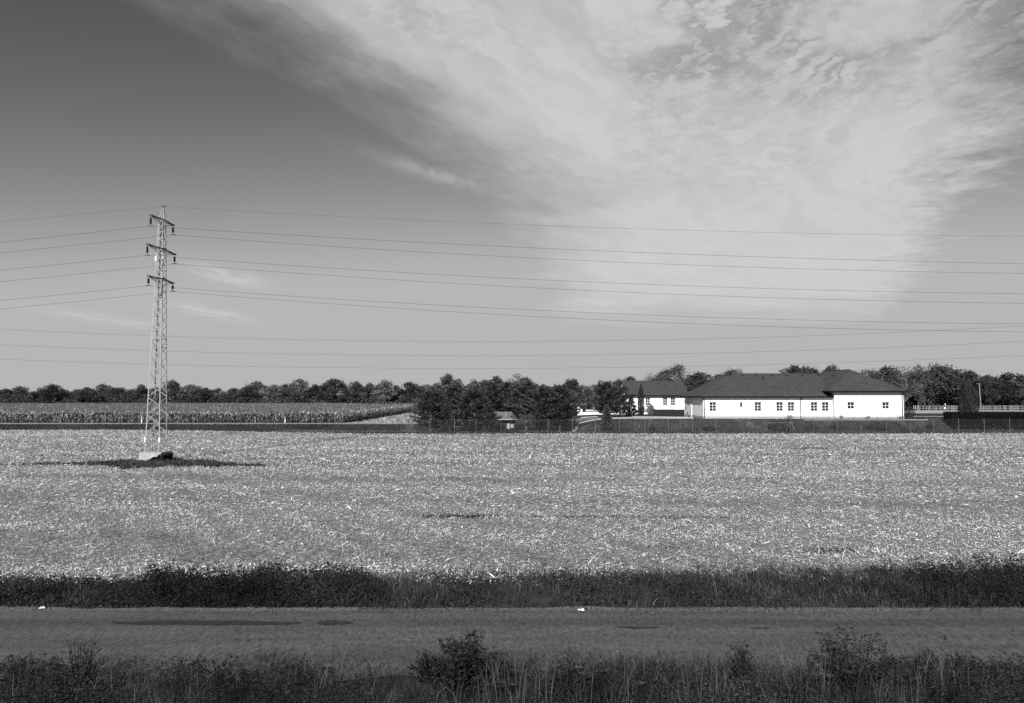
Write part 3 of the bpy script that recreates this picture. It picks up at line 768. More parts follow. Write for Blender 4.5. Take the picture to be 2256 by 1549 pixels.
# ------------------------------------------------------------------ standing maize
def maize(name, plants_xy, canopy, label):
    """leafy plants at plants_xy plus a rough canopy sheet of tops"""
    x, y = plants_xy
    n = len(x); hp = rng.uniform(1.5, 2.35, n) + 0.22 * wob(x, y, 0.9)
    z0 = H(x, y)
    parts = []
    w = np.full(n, 0.035)
    P = np.stack([x, y, z0], axis=1)
    parts.append(blades(x, y, z0, hp, w, np.clip(rng.normal(0.45, 0.2, n), 0.15, 1), 0.12))
    per = 9
    k = np.repeat(np.arange(n), per); m = len(k)
    t = np.tile(np.linspace(0.12, 0.93, per), n) + rng.normal(0, 0.03, m)
    az = rng.uniform(0, 6.283, m)
    D = unit(np.stack([np.cos(az), np.sin(az), rng.uniform(0.0, 1.4, m)], axis=1))
    C = np.stack([-np.sin(az), np.cos(az), 0 * az], axis=1)
    Pl = np.stack([x[k], y[k], z0[k] + hp[k] * t], axis=1)
    L = rng.uniform(0.5, 1.0, m)
    V, F = strips(Pl, D, C, L, rng.uniform(0.07, 0.16, m), 0.02, -rng.uniform(0.2, 0.7, m), 0.15)
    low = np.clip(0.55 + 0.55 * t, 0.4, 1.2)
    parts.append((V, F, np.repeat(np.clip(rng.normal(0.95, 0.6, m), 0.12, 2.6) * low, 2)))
    V, F, T = joinVF(parts)
    o = link(name, npmesh(name, V, F, M['corn'], T))
    tag(o, label, 'maize', kind='stuff')
    x0, x1, ya, yb = canopy
    gx = np.arange(x0, x1 + 0.1, 1.2); gy = np.concatenate([np.arange(ya, ya + 30, 0.8), np.arange(ya + 30, yb, 3.0)])
    X, Y = np.meshgrid(gx, gy)
    Z = H(X, Y) + 1.82 + 0.16 * rng.normal(size=X.shape)
    Vc = np.stack([X, Y, Z], axis=-1).reshape(-1, 3)
    kk = len(gx)
    ii = (np.arange(len(gy) - 1)[:, None] * kk + np.arange(kk - 1)[None, :]).ravel()
    c = link('canopy', npmesh('canopy', Vc, np.stack([ii, ii + 1, ii + kk + 1, ii + kk], axis=1), M['corntop']), o)
    c['kind'] = 'stuff'
    # tips of leaves and tassels sticking out of the canopy
    n = int(min(11000, (x1 - x0) * (yb - ya) * 1.6))
    xt = rng.uniform(x0, x1, n); yt = ya + (yb - ya) * rng.uniform(0, 1, n) ** 1.4
    a = blades(xt, yt, H(xt, yt) + 1.7, rng.uniform(0.3, 0.75, n), np.full(n, 0.09), np.clip(rng.normal(1.05, 0.35, n), 0.3, 2.2), 0.45)
    tp = link('tassels', npmesh('tassels', a[0], a[1], M['corn'], a[2]), o)
    tp['kind'] = 'stuff'
    return o
def rows_front(x0, x1, y0, nrow, gap=0.24):
    xs, ys = [], []
    for r_ in range(nrow):
        x = np.arange(x0, x1, gap * (1 + 0.25 * r_)); x = x + rng.normal(0, 0.16, len(x))
        xs.append(x); ys.append(y0 + 0.75 * r_ + rng.normal(0, 0.12, len(x)))
    return np.concatenate(xs), np.concatenate(ys)
fx, fy = rows_front(-112, -32, 141.4, 4)
sx_, sy_ = [], []
for r_ in range(3):
    y = np.arange(142, 262, 0.3 * (1 + 0.3 * r_)); sx_.append(-32 - 0.75 * r_ + rng.normal(0, 0.08, len(y))); sy_.append(y)
bx_, by_ = rows_front(-32, -20, 255, 3, 0.3)
maize('standing_maize', (np.concatenate([fx] + sx_ + [bx_]), np.concatenate([fy] + sy_ + [by_])), (-250, -32.3, 142, 345), 'tall dry maize standing beyond the country road behind the pylon')
fx, fy = rows_front(-20, 60, 262, 3, 0.35)
maize('standing_maize', (fx, fy), (-30, 230, 262, 345), 'distant standing maize seen behind the low white wall')

# ------------------------------------------------------------------ trees
def tree_meshes(seed, w=0.78, sparse=0.0, leaf=0.043, nl=2600, cb=0.03):
    """unit-high broadleaf tree: trunk with limbs, crown of leaf clumps"""
    r = np.random.default_rng(seed)
    nb = int(r.integers(34, 46)) if not sparse else int(r.integers(20, 26))
    cz = (1 + cb) / 2; rz = (1 - cb) / 2
    C = []
    while len(C) < nb:
        p = r.uniform(-1, 1, 3)
        if np.linalg.norm(p) > 1: continue
        p = p / max(np.linalg.norm(p), 1e-6) * np.linalg.norm(p) ** 0.6 * 0.80
        wz = 1.0 - 0.35 * max(p[2], 0)
        C.append((p[0] * w / 2 * wz, p[1] * w / 2 * wz, cz + p[2] * rz * 0.95))
    C = np.array(C); rad = r.uniform(0.10, 0.175, nb) * (0.6 + 0.45 * w)
    C[0] = (r.normal(0, 0.05), r.normal(0, 0.05), 1 - 0.11); rad[0] = 0.11
    k = r.integers(0, nb, nl)
    d = randu(nl, r); d[:, 2] = np.abs(d[:, 2]) * np.where(r.uniform(size=nl) < 0.7, 1, -1)
    q = r.uniform(0.35, 1.0, nl) ** 0.5 * (1 + 0.15 * r.normal(size=nl))
    P = C[k] + d * (rad[k] * q)[:, None]
    D = unit(np.cross(d, randu(nl, r)))
    N = unit(d + 0.75 * randu(nl, r))
    L = leaf * r.uniform(0.6, 1.4, nl)
    V, F = diamonds(P, D, N, L, L * r.uniform(0.55, 0.9, nl))
    bt = r.uniform(0.5, 1.5, nb)
    T = np.clip(bt[k] * r.normal(1, 0.20, nl), 0.25, 2.2)
    crown = (V, F, T)
    mb = MB()
    top = Vector((r.normal(0, 0.03), r.normal(0, 0.03), 0.72))
    mb.tube([(0, 0, -0.02), (0.004, 0, 0.2), Vector((0, 0, 0)).lerp(top, 0.62), top], [0.024, 0.018, 0.012, 0.005], 6)
    for i in range(nb):
        z0 = min(0.22 + 0.5 * r.uniform() * C[i][2], C[i][2] - 0.03, 0.68)
        s = Vector((top.x, top.y, 0)) * (z0 / 0.72) + Vector((0, 0, z0))
        e = Vector(C[i]); mid = s.lerp(e, 0.5) + Vector((0, 0, -0.02))
        mb.tube([s, mid, e], [0.009, 0.006, 0.002], 4, False)
        if sparse:
            for _ in range(5):
                f = e + Vector(r.normal(0, 0.075, 3)) + Vector((0, 0, 0.04))
                mb.tube([mid.lerp(e, r.uniform(0.3, 0.9)), f], [0.003, 0.001], 3, False)
    return mb, crown
VAR = {}
def variant(kind, i):
    key = (kind, i)
    if key not in VAR:
        s = 100 + i * 7 + {'round': 0, 'tall': 1000, 'sparse': 2000, 'bare': 3000, 'wide': 4000}[kind]
        kw = {'round': dict(w=0.95, nl=4800), 'tall': dict(w=0.62, nl=4000), 'wide': dict(w=1.25, nl=5300), 'sparse': dict(w=0.85, nl=3000, sparse=1, leaf=0.028),
              'bare': dict(w=0.7, nl=900, sparse=1, leaf=0.022, cb=0.2)}[kind]
        mb, cr = tree_meshes(s, **kw)
        VAR[key] = (mb, cr, {})
    return VAR[key]
def tree(name, px, pytop, Y, kind, i, shade, label, group, base=None, sx=1.0, cat='tree', rot=None):
    x = xat(px, Y); zb = float(H(x, Y)) if base is None else base
    h = zat(pytop, Y) - zb
    mb, cr, cache = variant(kind, i)
    if shade not in cache:
        cache[shade] = npmesh('crown', cr[0], cr[1], LEAF[shade], cr[2])
    if 'trunk' not in cache: cache['trunk'] = mb.mesh('trunk', M['barkpale'] if kind in ('sparse', 'bare') else M['bark'])
    root = empty(name, (x, Y, zb))
    root.scale = (h * sx, h * sx, h)
    root.rotation_euler = (0, 0, random.uniform(0, 6.28) if rot is None else rot)
    link('trunk', cache['trunk'], root); link('crown', cache[shade], root)
    tag(root, label, cat, group)
    return root
ORD = ['first', 'second', 'third', 'fourth', 'fifth', 'sixth', 'seventh', 'eighth', 'ninth', 'tenth', 'eleventh', 'twelfth', 'thirteenth', 'fourteenth', 'fifteenth', 'sixteenth', 'seventeenth', 'eighteenth', 'nineteenth', 'twentieth']
LOOK = {'dark': 'dark', 'mid': 'mid grey', 'pale': 'pale'}
SHAPE = {'round': 'rounded', 'tall': 'narrow', 'wide': 'broad', 'sparse': 'thinly leaved', 'bare': 'nearly bare'}
def treeline(rows, Y0, jit, tail, group, name='tree'):
    rows = sorted(rows)
    for n, (px, py, kind, shade, sx) in enumerate(rows):
        Y = Y0 + random.uniform(-jit, jit); sx = sx * random.uniform(1.0, 1.3)
        tree(name, px, py, Y, kind, random.randrange(4), shade, f"{LOOK[shade]} {SHAPE[kind]} tree, {ORD[n]} from the left {tail}", group, base=0.2, sx=sx)
treeline([(8, 855, 'round', 'dark', 1.2), (42, 850, 'round', 'mid', 1.2), (85, 859, 'wide', 'dark', 1.2), (112, 845, 'round', 'dark', 1.1), (140, 855, 'round', 'mid', 1.1), (168, 857, 'wide', 'mid', 1.1),
          (196, 852, 'round', 'dark', 1.3), (231, 845, 'round', 'mid', 1.25), (258, 853, 'wide', 'dark', 1.2), (288, 858, 'round', 'mid', 1.2), (311, 846, 'tall', 'mid', 1.1)],
         335, 12, 'in the wood left of the pylon', 'trees of the far wood')
treeline([(345, 852, 'round', 'dark', 1.1), (380, 836, 'round', 'mid', 1.05), (426, 846, 'round', 'mid', 1.2), (455, 854, 'wide', 'dark', 1.1), (482, 855, 'wide', 'mid', 1.0), (515, 855, 'round', 'dark', 1.3), (542, 849, 'round', 'dark', 1.1),
          (563, 840, 'round', 'mid', 1.1), (600, 846, 'round', 'pale', 1.1), (628, 846, 'round', 'mid', 0.9), (660, 834, 'round', 'mid', 1.05), (692, 845, 'tall', 'dark', 1.2)],
         335, 10, 'in the wood just right of the pylon', 'trees of the far wood')
treeline([(738, 834, 'round', 'dark', 1.1), (785, 839, 'round', 'mid', 1.0), (800, 852, 'wide', 'mid', 1.0), (818, 843, 'tall', 'dark', 1.2), (846, 835, 'tall', 'pale', 1.25), (872, 848, 'round', 'mid', 1.0), (906, 840, 'round', 'dark', 1.05), (938, 847, 'round', 'mid', 1.0),
          (960, 846, 'round', 'dark', 1.0)],
         325, 10, 'in the wood before the pine group', 'trees of the far wood')
treeline([(988, 823, 'round', 'mid', 1.05), (1040, 834, 'tall', 'pale', 1.1), (1066, 835, 'round', 'mid', 0.9), (1096, 827, 'tall', 'dark', 1.1), (1138, 823, 'sparse', 'pale', 1.0), (1154, 831, 'round', 'dark', 1.0), (1192, 846, 'round', 'mid', 1.2),
          (1226, 848, 'round', 'dark', 1.1), (1257, 834, 'tall', 'mid', 1.25), (1284, 847, 'round', 'mid', 0.9)],
         300, 10, 'above and beside the pine group', 'trees of the far wood')
treeline([(1309, 847, 'round', 'mid', 0.9), (1333, 844, 'round', 'pale', 1.0), (1364, 834, 'tall', 'dark', 1.0), (1390, 829, 'round', 'dark', 1.0), (1435, 820, 'bare', 'mid', 1.0), (1466, 812, 'sparse', 'mid', 1.0), (1495, 801, 'sparse', 'mid', 1.05),
          (1462, 826, 'round', 'dark', 1.0), (1537, 818, 'round', 'dark', 1.0), (1515, 826, 'bare', 'mid', 1.0), (1583, 824, 'round', 'dark', 1.0), (1612, 811, 'sparse', 'mid', 1.1), (1668, 820, 'bare', 'dark', 0.8)],
         265, 8, 'behind the smaller white house', 'trees behind the houses')
treeline([(1752, 804, 'round', 'dark', 1.0), (1780, 807, 'round', 'dark', 0.8), (1801, 813, 'tall', 'dark', 0.8), (1834, 805, 'tall', 'mid', 0.9), (1822, 818, 'sparse', 'mid', 0.8)],
         250, 5, 'rising over the long roof', 'trees behind the houses')
treeline([(1900, 810, 'bare', 'mid', 1.0), (1924, 812, 'sparse', 'mid', 1.0), (1960, 807, 'round', 'dark', 0.9), (1990, 804, 'bare', 'mid', 1.0), (2022, 802, 'sparse', 'mid', 1.0), (2060, 799, 'sparse', 'mid', 1.0), (2092, 804, 'round', 'dark', 1.0),
          (2008, 822, 'round', 'dark', 1.0), (2128, 814, 'round', 'dark', 0.95), (2162, 830, 'round', 'dark', 1.0), (2186, 825, 'round', 'dark', 1.1), (2222, 820, 'round', 'dark', 1.1), (2256, 826, 'round', 'mid', 1.1)],
         225, 8, 'right of the white house', 'trees right of the house')
def undergrowth():
    parts = []
    for (x0, x1, Y, n, hmax) in ((-260, 10, 326, 17000, 8.0), (-60, 60, 296, 7000, 7.0), (20, 160, 238, 9000, 8.0)):
        x = rng.uniform(x0, x1, n); y = Y + rng.normal(0, 2.5, n)
        top = hmax * np.clip(0.62 + 0.30 * wob(x, y * 0, 0.35) + 0.22 * wob(x, y * 0, 1.0), 0.15, 1)
        z = top * rng.uniform(0, 1, n) ** 0.7
        P = np.stack([x, y + 0.25 * z, z + 0.2], axis=1)
        V, F = diamonds(P, randu(n), unit(randu(n) + np.array([[0, -0.6, 0.4]])), rng.uniform(0.4, 0.9, n), rng.uniform(0.3, 0.6, n))
        parts.append((V, F, np.clip(rng.normal(0.75, 0.3, n) + 0.45 * wob(x, y * 0, 0.28), 0.2, 2)))
    V, F, T = joinVF(parts)
    return npmesh('undergrowth', V, F, LEAF['mid'], T)
tag(link('undergrowth', undergrowth()), 'dark brush filling the foot of the far wood', 'undergrowth', kind='stuff')

def conifer(seed, h, r0, droop, needle, up=0.35, crownbase=0.08, ppow=0.75, whorl=0.42, tw=0.055):
    """pine or spruce: trunk, whorls of branches carrying needle tufts; real size"""
    r = np.random.default_rng(seed)
    mb = MB(); trunk_top = Vector((r.normal(0, 0.1), r.normal(0, 0.1), h))
    mb.tube([(0, 0, -0.1), (0.03, 0, h * 0.35), Vector((0.0, 0, 0)).lerp(trunk_top, 0.7), trunk_top], [0.028 * h * 0.6 + 0.03, 0.02 * h * 0.6, 0.01 * h * 0.6, 0.008], 7)
    Pt, Dt, T = [], [], []
    z = h * crownbase
    while z < h * 0.985:
        f = (z / h - crownbase) / (1 - crownbase)
        prof = (r0 * (max(1 - f ** 2.3, 0) ** ppow) * min(1.0, 0.66 + 1.3 * f) if droop < 0.1 else r0 * (1 - f) ** ppow) + 0.12
        nbr = int(r.integers(5, 8)); a0 = r.uniform(0, 6.28)
        for b in range(nbr):
            az = a0 + b * 6.283 / nbr + r.normal(0, 0.2)
            L = prof * r.uniform(0.55, 1.22)
            zs = z + r.normal(0, 0.08)
            dr = -droop * L + up * L * r.uniform(0.5, 1.4) * (0.5 + f)
            e = Vector((math.cos(az) * L, math.sin(az) * L, zs + dr)); s = Vector((0, 0, zs))
            m = s.lerp(e, 0.55) + Vector((0, 0, -0.06 * L if droop < 0.1 else 0.05 * L))
            mb.tube([s, m, e], [0.03, 0.018, 0.006], 3, False)
            nt = max(5, int(L * 11))
            for t in np.linspace(0.25, 1.0, nt):
                p = s.lerp(m, t / 0.55) if t < 0.55 else m.lerp(e, (t - 0.55) / 0.45)
                side = r.normal(0, 0.13 * L * (1.15 - t) + 0.03)
                Pt.append((p.x - math.sin(az) * side, p.y + math.cos(az) * side, p.z + r.normal(0, 0.05)))
                Dt.append((math.cos(az) + r.normal(0, 0.35), math.sin(az) + r.normal(0, 0.35), (0.55 if droop < 0.1 else -0.15) + r.normal(0, 0.25)))
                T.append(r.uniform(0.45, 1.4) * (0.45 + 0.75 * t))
        z += whorl * r.uniform(0.8, 1.2)
    for k in range(8):
        Pt.append((trunk_top.x, trunk_top.y, h - 0.1 * k)); Dt.append((r.normal(0, 0.3), r.normal(0, 0.3), 1)); T.append(1)
    Pt, Dt, T = np.array(Pt), unit(np.array(Dt)), np.array(T)
    per = 7
    k = np.repeat(np.arange(len(Pt)), per); m = len(k)
    D = unit(Dt[k] + 0.62 * randu(m, r)); Ln = needle * r.uniform(0.7, 1.3, m)
    P = Pt[k] + D * Ln[:, None] * 0.5
    V, F = diamonds(P, D, randu(m, r), Ln, np.full(m, tw))
    return mb, (V, F, np.clip(T[k] * r.normal(1, 0.25, m), 0.2, 2.2))
def plant_conifer(name, px, pytop, Y, wpx, label, seed, kind='pine', group=None, base=None, lean=0.0, bark='bark', cb=0.13):
    x = xat(px, Y); zb = (float(H(x, Y)) if base is None else base)
    h = zat(pytop, Y) - zb; r0 = wpx * Y / F_PX / 2 * (1.12 if kind == 'pine' else 1)
    if kind == 'pine': mb, cr = conifer(seed, h, r0, 0.0, 0.36, 0.36, cb, 0.70, 0.36, 0.085)
    else: mb, cr = conifer(seed, h, r0, 0.22, 0.26, 0.0, 0.03, 0.9, 0.22, 0.085)
    root = empty(name, (x, Y, zb)); root.rotation_euler = (0, lean, 0)
    link('trunk', mb.mesh('trunk', M[bark]), root)
    link('crown', npmesh('crown', cr[0], cr[1], LEAF['needle'], cr[2]), root)
    tag(root, label, 'tree', group)
G1 = 'conifers behind the wire fence'
plant_conifer('pine_tree', 951, 862, 113.4, 84, 'dark pine at the left end of the conifer group, pale trunk foot', 21, group=G1, bark='barkpale')
plant_conifer('pine_tree', 1000, 850, 117.5, 70, 'tall pine standing behind the layered spruce', 22, group=G1)
plant_conifer('spruce_tree', 985, 884, 112.6, 60, 'dark layered spruce with drooping branches in front of the pines', 23, 'spruce', group=G1)
plant_conifer('pine_tree', 1038, 860, 114.0, 86, 'wide pine with a leaning pale trunk left of the hut', 24, group=G1, lean=0.04, bark='barkpale')
plant_conifer('pine_tree', 1082, 852, 128.5, 80, 'upright pine rising behind the left end of the hut', 25, group=G1)
plant_conifer('pine_tree', 1078, 905, 113.0, 40, 'low young pine beside the hut wall', 26, group=G1)
plant_conifer('pine_tree', 1160, 846, 118.5, 92, 'tall pine overhanging the hut roof from the right', 27, group=G1, cb=0.36)
plant_conifer('pine_tree', 1196, 856, 115.0, 88, 'broad dark pine, second from the right end of the group', 28, group=G1)
plant_conifer('pine_tree', 1233, 850, 115.5, 80, 'dark pine at the right end of the conifer group', 29, group=G1)
plant_conifer('pine_tree', 1118, 845, 130.0, 78, 'pine directly behind the hut roof', 30, group=G1)
G2 = 'conifers beside the driveway'
plant_conifer('pine_tree', 1334, 842, 124.0, 58, 'tallest dark pine beside the driveway', 31, group=G2)
plant_conifer('pine_tree', 1365, 852, 126.0, 52, 'dark pine with a visible trunk hiding the gable of the smaller house', 32, group=G2, bark='barkpale')
plant_conifer('spruce_tree', 1337, 894, 113.2, 34, 'small spruce growing on the bank below the driveway', 33, 'spruce', group=G2)
plant_conifer('spruce_tree', 1391, 873, 131.0, 32, 'small spruce between the pine and the slim column thuja', 34, 'spruce', group=G2)

def egg(seed, h, r0, n, leaf=0.16, pk=0.32):
    r = np.random.default_rng(seed)
    t = r.uniform(0.0, 1, n); az = r.uniform(0, 6.283, n)
    prof = np.where(t < pk, 0.72 + 0.28 * np.sin(t / pk * 1.57), np.cos(((t - pk) / (1 - pk)) ** 1.5 * 1.5))
    lump = 1 + 0.08 * np.sin(az * 5 + t * 9) + 0.06 * np.sin(az * 9 - t * 17)
    rad = r0 * prof * lump * np.where(r.uniform(size=n) < 0.3, r.uniform(0.2, 0.8, n), r.uniform(0.8, 1.05, n))
    P = np.stack([rad * np.cos(az), rad * np.sin(az), t * h], axis=1)
    D = unit(np.stack([0.45 * np.cos(az), 0.45 * np.sin(az), np.ones(n)], axis=1) + 0.35 * randu(n, r))
    N = unit(np.stack([np.cos(az), np.sin(az), 0.25 + 0 * az], axis=1) + 0.6 * randu(n, r))
    L = leaf * r.uniform(0.7, 1.5, n)
    V, F = diamonds(P, D, N, L, L * 0.45)
    T = np.clip(r.normal(1, 0.3, n) * (0.85 + 0.2 * np.sin(az * 5 + t * 9)), 0.2, 2)
    mb = MB(); mb.tube([(0, 0, -0.1), (0, 0, h * 0.5), (0, 0, h * 0.9)], [0.07 * r0 + 0.05, 0.05, 0.02], 6)
    return mb, (V, F, T)
def plant_egg(name, px, pytop, Y, wpx, label, seed, n, mat='thuja', cat='tree', pybase=None, leaf=0.16, pk=0.32):
    x = xat(px, Y); zb = float(H(x, Y)); h = zat(pytop, Y) - zb
    mb, cr = egg(seed, h, wpx * Y / F_PX / 2, n, leaf, pk)
    root = empty(name, (x, Y, zb))
    link('trunk', mb.mesh('trunk', M['bark']), root); link('crown', npmesh('crown', cr[0], cr[1], LEAF[mat], cr[2]), root)
    tag(root, label, cat)
plant_egg('thuja_tree', 1412, 847, 130.0, 14.5, 'slim column thuja in front of the smaller white house', 41, 5200)
plant_egg('thuja_tree', 2132, 838, 128.0, 40, 'egg-shaped thuja rising behind the clipped hedge', 42, 9000, leaf=0.2)
plant_egg('round_bush', 2001, 895, 127.0, 25, 'small round bush beside the right end of the long house', 43, 1300, 'dark', 'bush', pk=0.45)
tree('ornamental_tree', 1432, 889, 143.0, 'round', 1, 'pale', 'small round-headed garden tree beside the dark board wall', None, sx=1.05)

# hedge
def hedge():
    x0, x1, y0, y1, z1 = xat(2095, 113), 84.0, 113.0, 115.2, zat(909, 113)
    root = empty('hedge', (x0, y0, 0.3))
    n = 17000
    f = rng.uniform(size=n)
    x = rng.uniform(x0, x1, n); y = np.where(f < 0.6, y0, rng.uniform(y0, y1, n)); z = np.where(f < 0.6, rng.uniform(0.0, z1, n), z1)
    left_ = f > 0.88
    x = np.where(left_, x0, x); z = np.where(left_, rng.uniform(0.2, z1, n), z)
    P = np.stack([x + rng.normal(0, 0.05, n), y + rng.normal(0, 0.06, n), np.maximum(z + rng.normal(0, 0.05, n), H(x, y))], axis=1) - np.array([[x0, y0, 0.3]])
    V, F = diamonds(P, randu(n), unit(randu(n) + np.array([[0, -0.5, 0.3]])), rng.uniform(0.1, 0.22, n), rng.uniform(0.07, 0.14, n))
    link('foliage', npmesh('foliage', V, F, LEAF['hedge'], np.clip(rng.normal(1, 0.4, n), 0.2, 2.5)), root)
    mb = MB((x0, y0, 0.3)); mb.box(x0 + 0.05, x1, y0 + 0.08, y1 - 0.05, 0.1, z1 - 0.08)
    mb.build('core', LEAF['hedge'], root)
    tag(root, 'dark clipped hedge behind the fence at the right edge', 'hedge')
hedge()

# shrubs on the bank
def shrub(px, py0, py1, Y, wpx, label, seed, n=500, mat='mid', dead=0.0):
    r = np.random.default_rng(seed)
    x = xat(px, Y); zb = float(H(x, Y)); h = max(0.5, (py0 - py1) * Y / F_PX); rx = wpx * Y / F_PX / 2
    root = empty('shrub', (x, Y, zb))
    mb = MB()
    for _ in range(14 if not dead else 16):
        e = Vector((r.normal(0, 0.55) * rx, r.normal(0, 0.4) * rx, h * r.uniform(0.55, 1.05)))
        m = Vector((e.x * 0.4, e.y * 0.4, e.z * 0.55))
        mb.tube([(0, 0, -0.05), m, e], [0.03, 0.02, 0.008], 3, False)
        if dead:
            for _k in range(3):
                q = m.lerp(e, r.uniform(0.3, 0.9)); mb.tube([q, q + Vector((r.normal(0, 0.25), r.normal(0, 0.2), r.uniform(0.0, 0.3)))], [0.012, 0.004], 3, False)
    link('stems', mb.mesh('stems', M['bark']), root)
    if n:
        d = randu(n, r); d[:, 2] = np.abs(d[:, 2])
        P = d * r.uniform(0.5, 1.0, n)[:, None] * np.array([[rx, rx * 0.7, h]])
        V, F = diamonds(P, randu(n, r), unit(d + 0.8 * randu(n, r)), r.uniform(0.1, 0.22, n), r.uniform(0.07, 0.14, n))
        link('leaves', npmesh('leaves', V, F, LEAF[mat], np.clip(r.normal(1, 0.35, n), 0.2, 2)), root)
    tag(root, label, 'shrub', 'shrubs on the bank')
shrub(1291, 948, 928, 112.2, 26, 'pale leafy shrub on the bank right of the last pine', 51, 420, 'pale')
shrub(1437, 953, 936, 112.2, 18, 'low dark shrub on the bank below the board wall', 52, 300, 'dark')
shrub(1376, 951, 940, 112.0, 22, 'low dark shrub on the bank just right of the small spruce', 53, 300, 'dark')
shrub(1560, 948, 934, 112.8, 34, 'low dark shrub below the left corner of the long house', 54, 420, 'dark')
shrub(1715, 948, 926, 113.2, 58, 'wide dark shrub behind the braced fence post', 55, 900, 'dark')
shrub(1738, 924, 911, 116.0, 26, 'bare twiggy shrub against the plinth of the long house', 56, 60, 'mid', 1)
shrub(1786, 948, 930, 113.0, 40, 'dark shrub next right of the braced fence post', 57, 500, 'dark')
shrub(1852, 926, 914, 115.6, 12, 'bare twiggy sapling below the joint of house and wing', 58, 0, 'mid', 1)
shrub(1912, 925, 914, 115.6, 14, 'bare twiggy sapling between the two wing windows', 59, 0, 'mid', 1)
shrub(1983, 925, 911, 115.6, 20, 'bare twiggy sapling at the right corner of the wing', 60, 0, 'mid', 1)
shrub(1845, 948, 932, 113.0, 46, 'broad dark shrub on the bank below the joint of house and wing', 61, 600, 'dark')
shrub(1930, 948, 930, 113.0, 60, 'broadest dark shrub on the bank below the wing', 62, 800, 'dark')
shrub(2048, 943, 929, 113.2, 26, 'dark shrub on the bank halfway between wing and hedge', 63, 360, 'dark')
shrub(1128, 950, 939, 113.4, 34, 'low shrub in front of the hut windows', 64, 420, 'dark')
shrub(1070, 952, 938, 112.8, 26, 'low shrub under the wide pine left of the hut', 65, 360, 'mid')
shrub(868, 955, 944, 112.6, 44, 'low dark shrub in the grass left of the fence corner', 66, 520, 'dark')

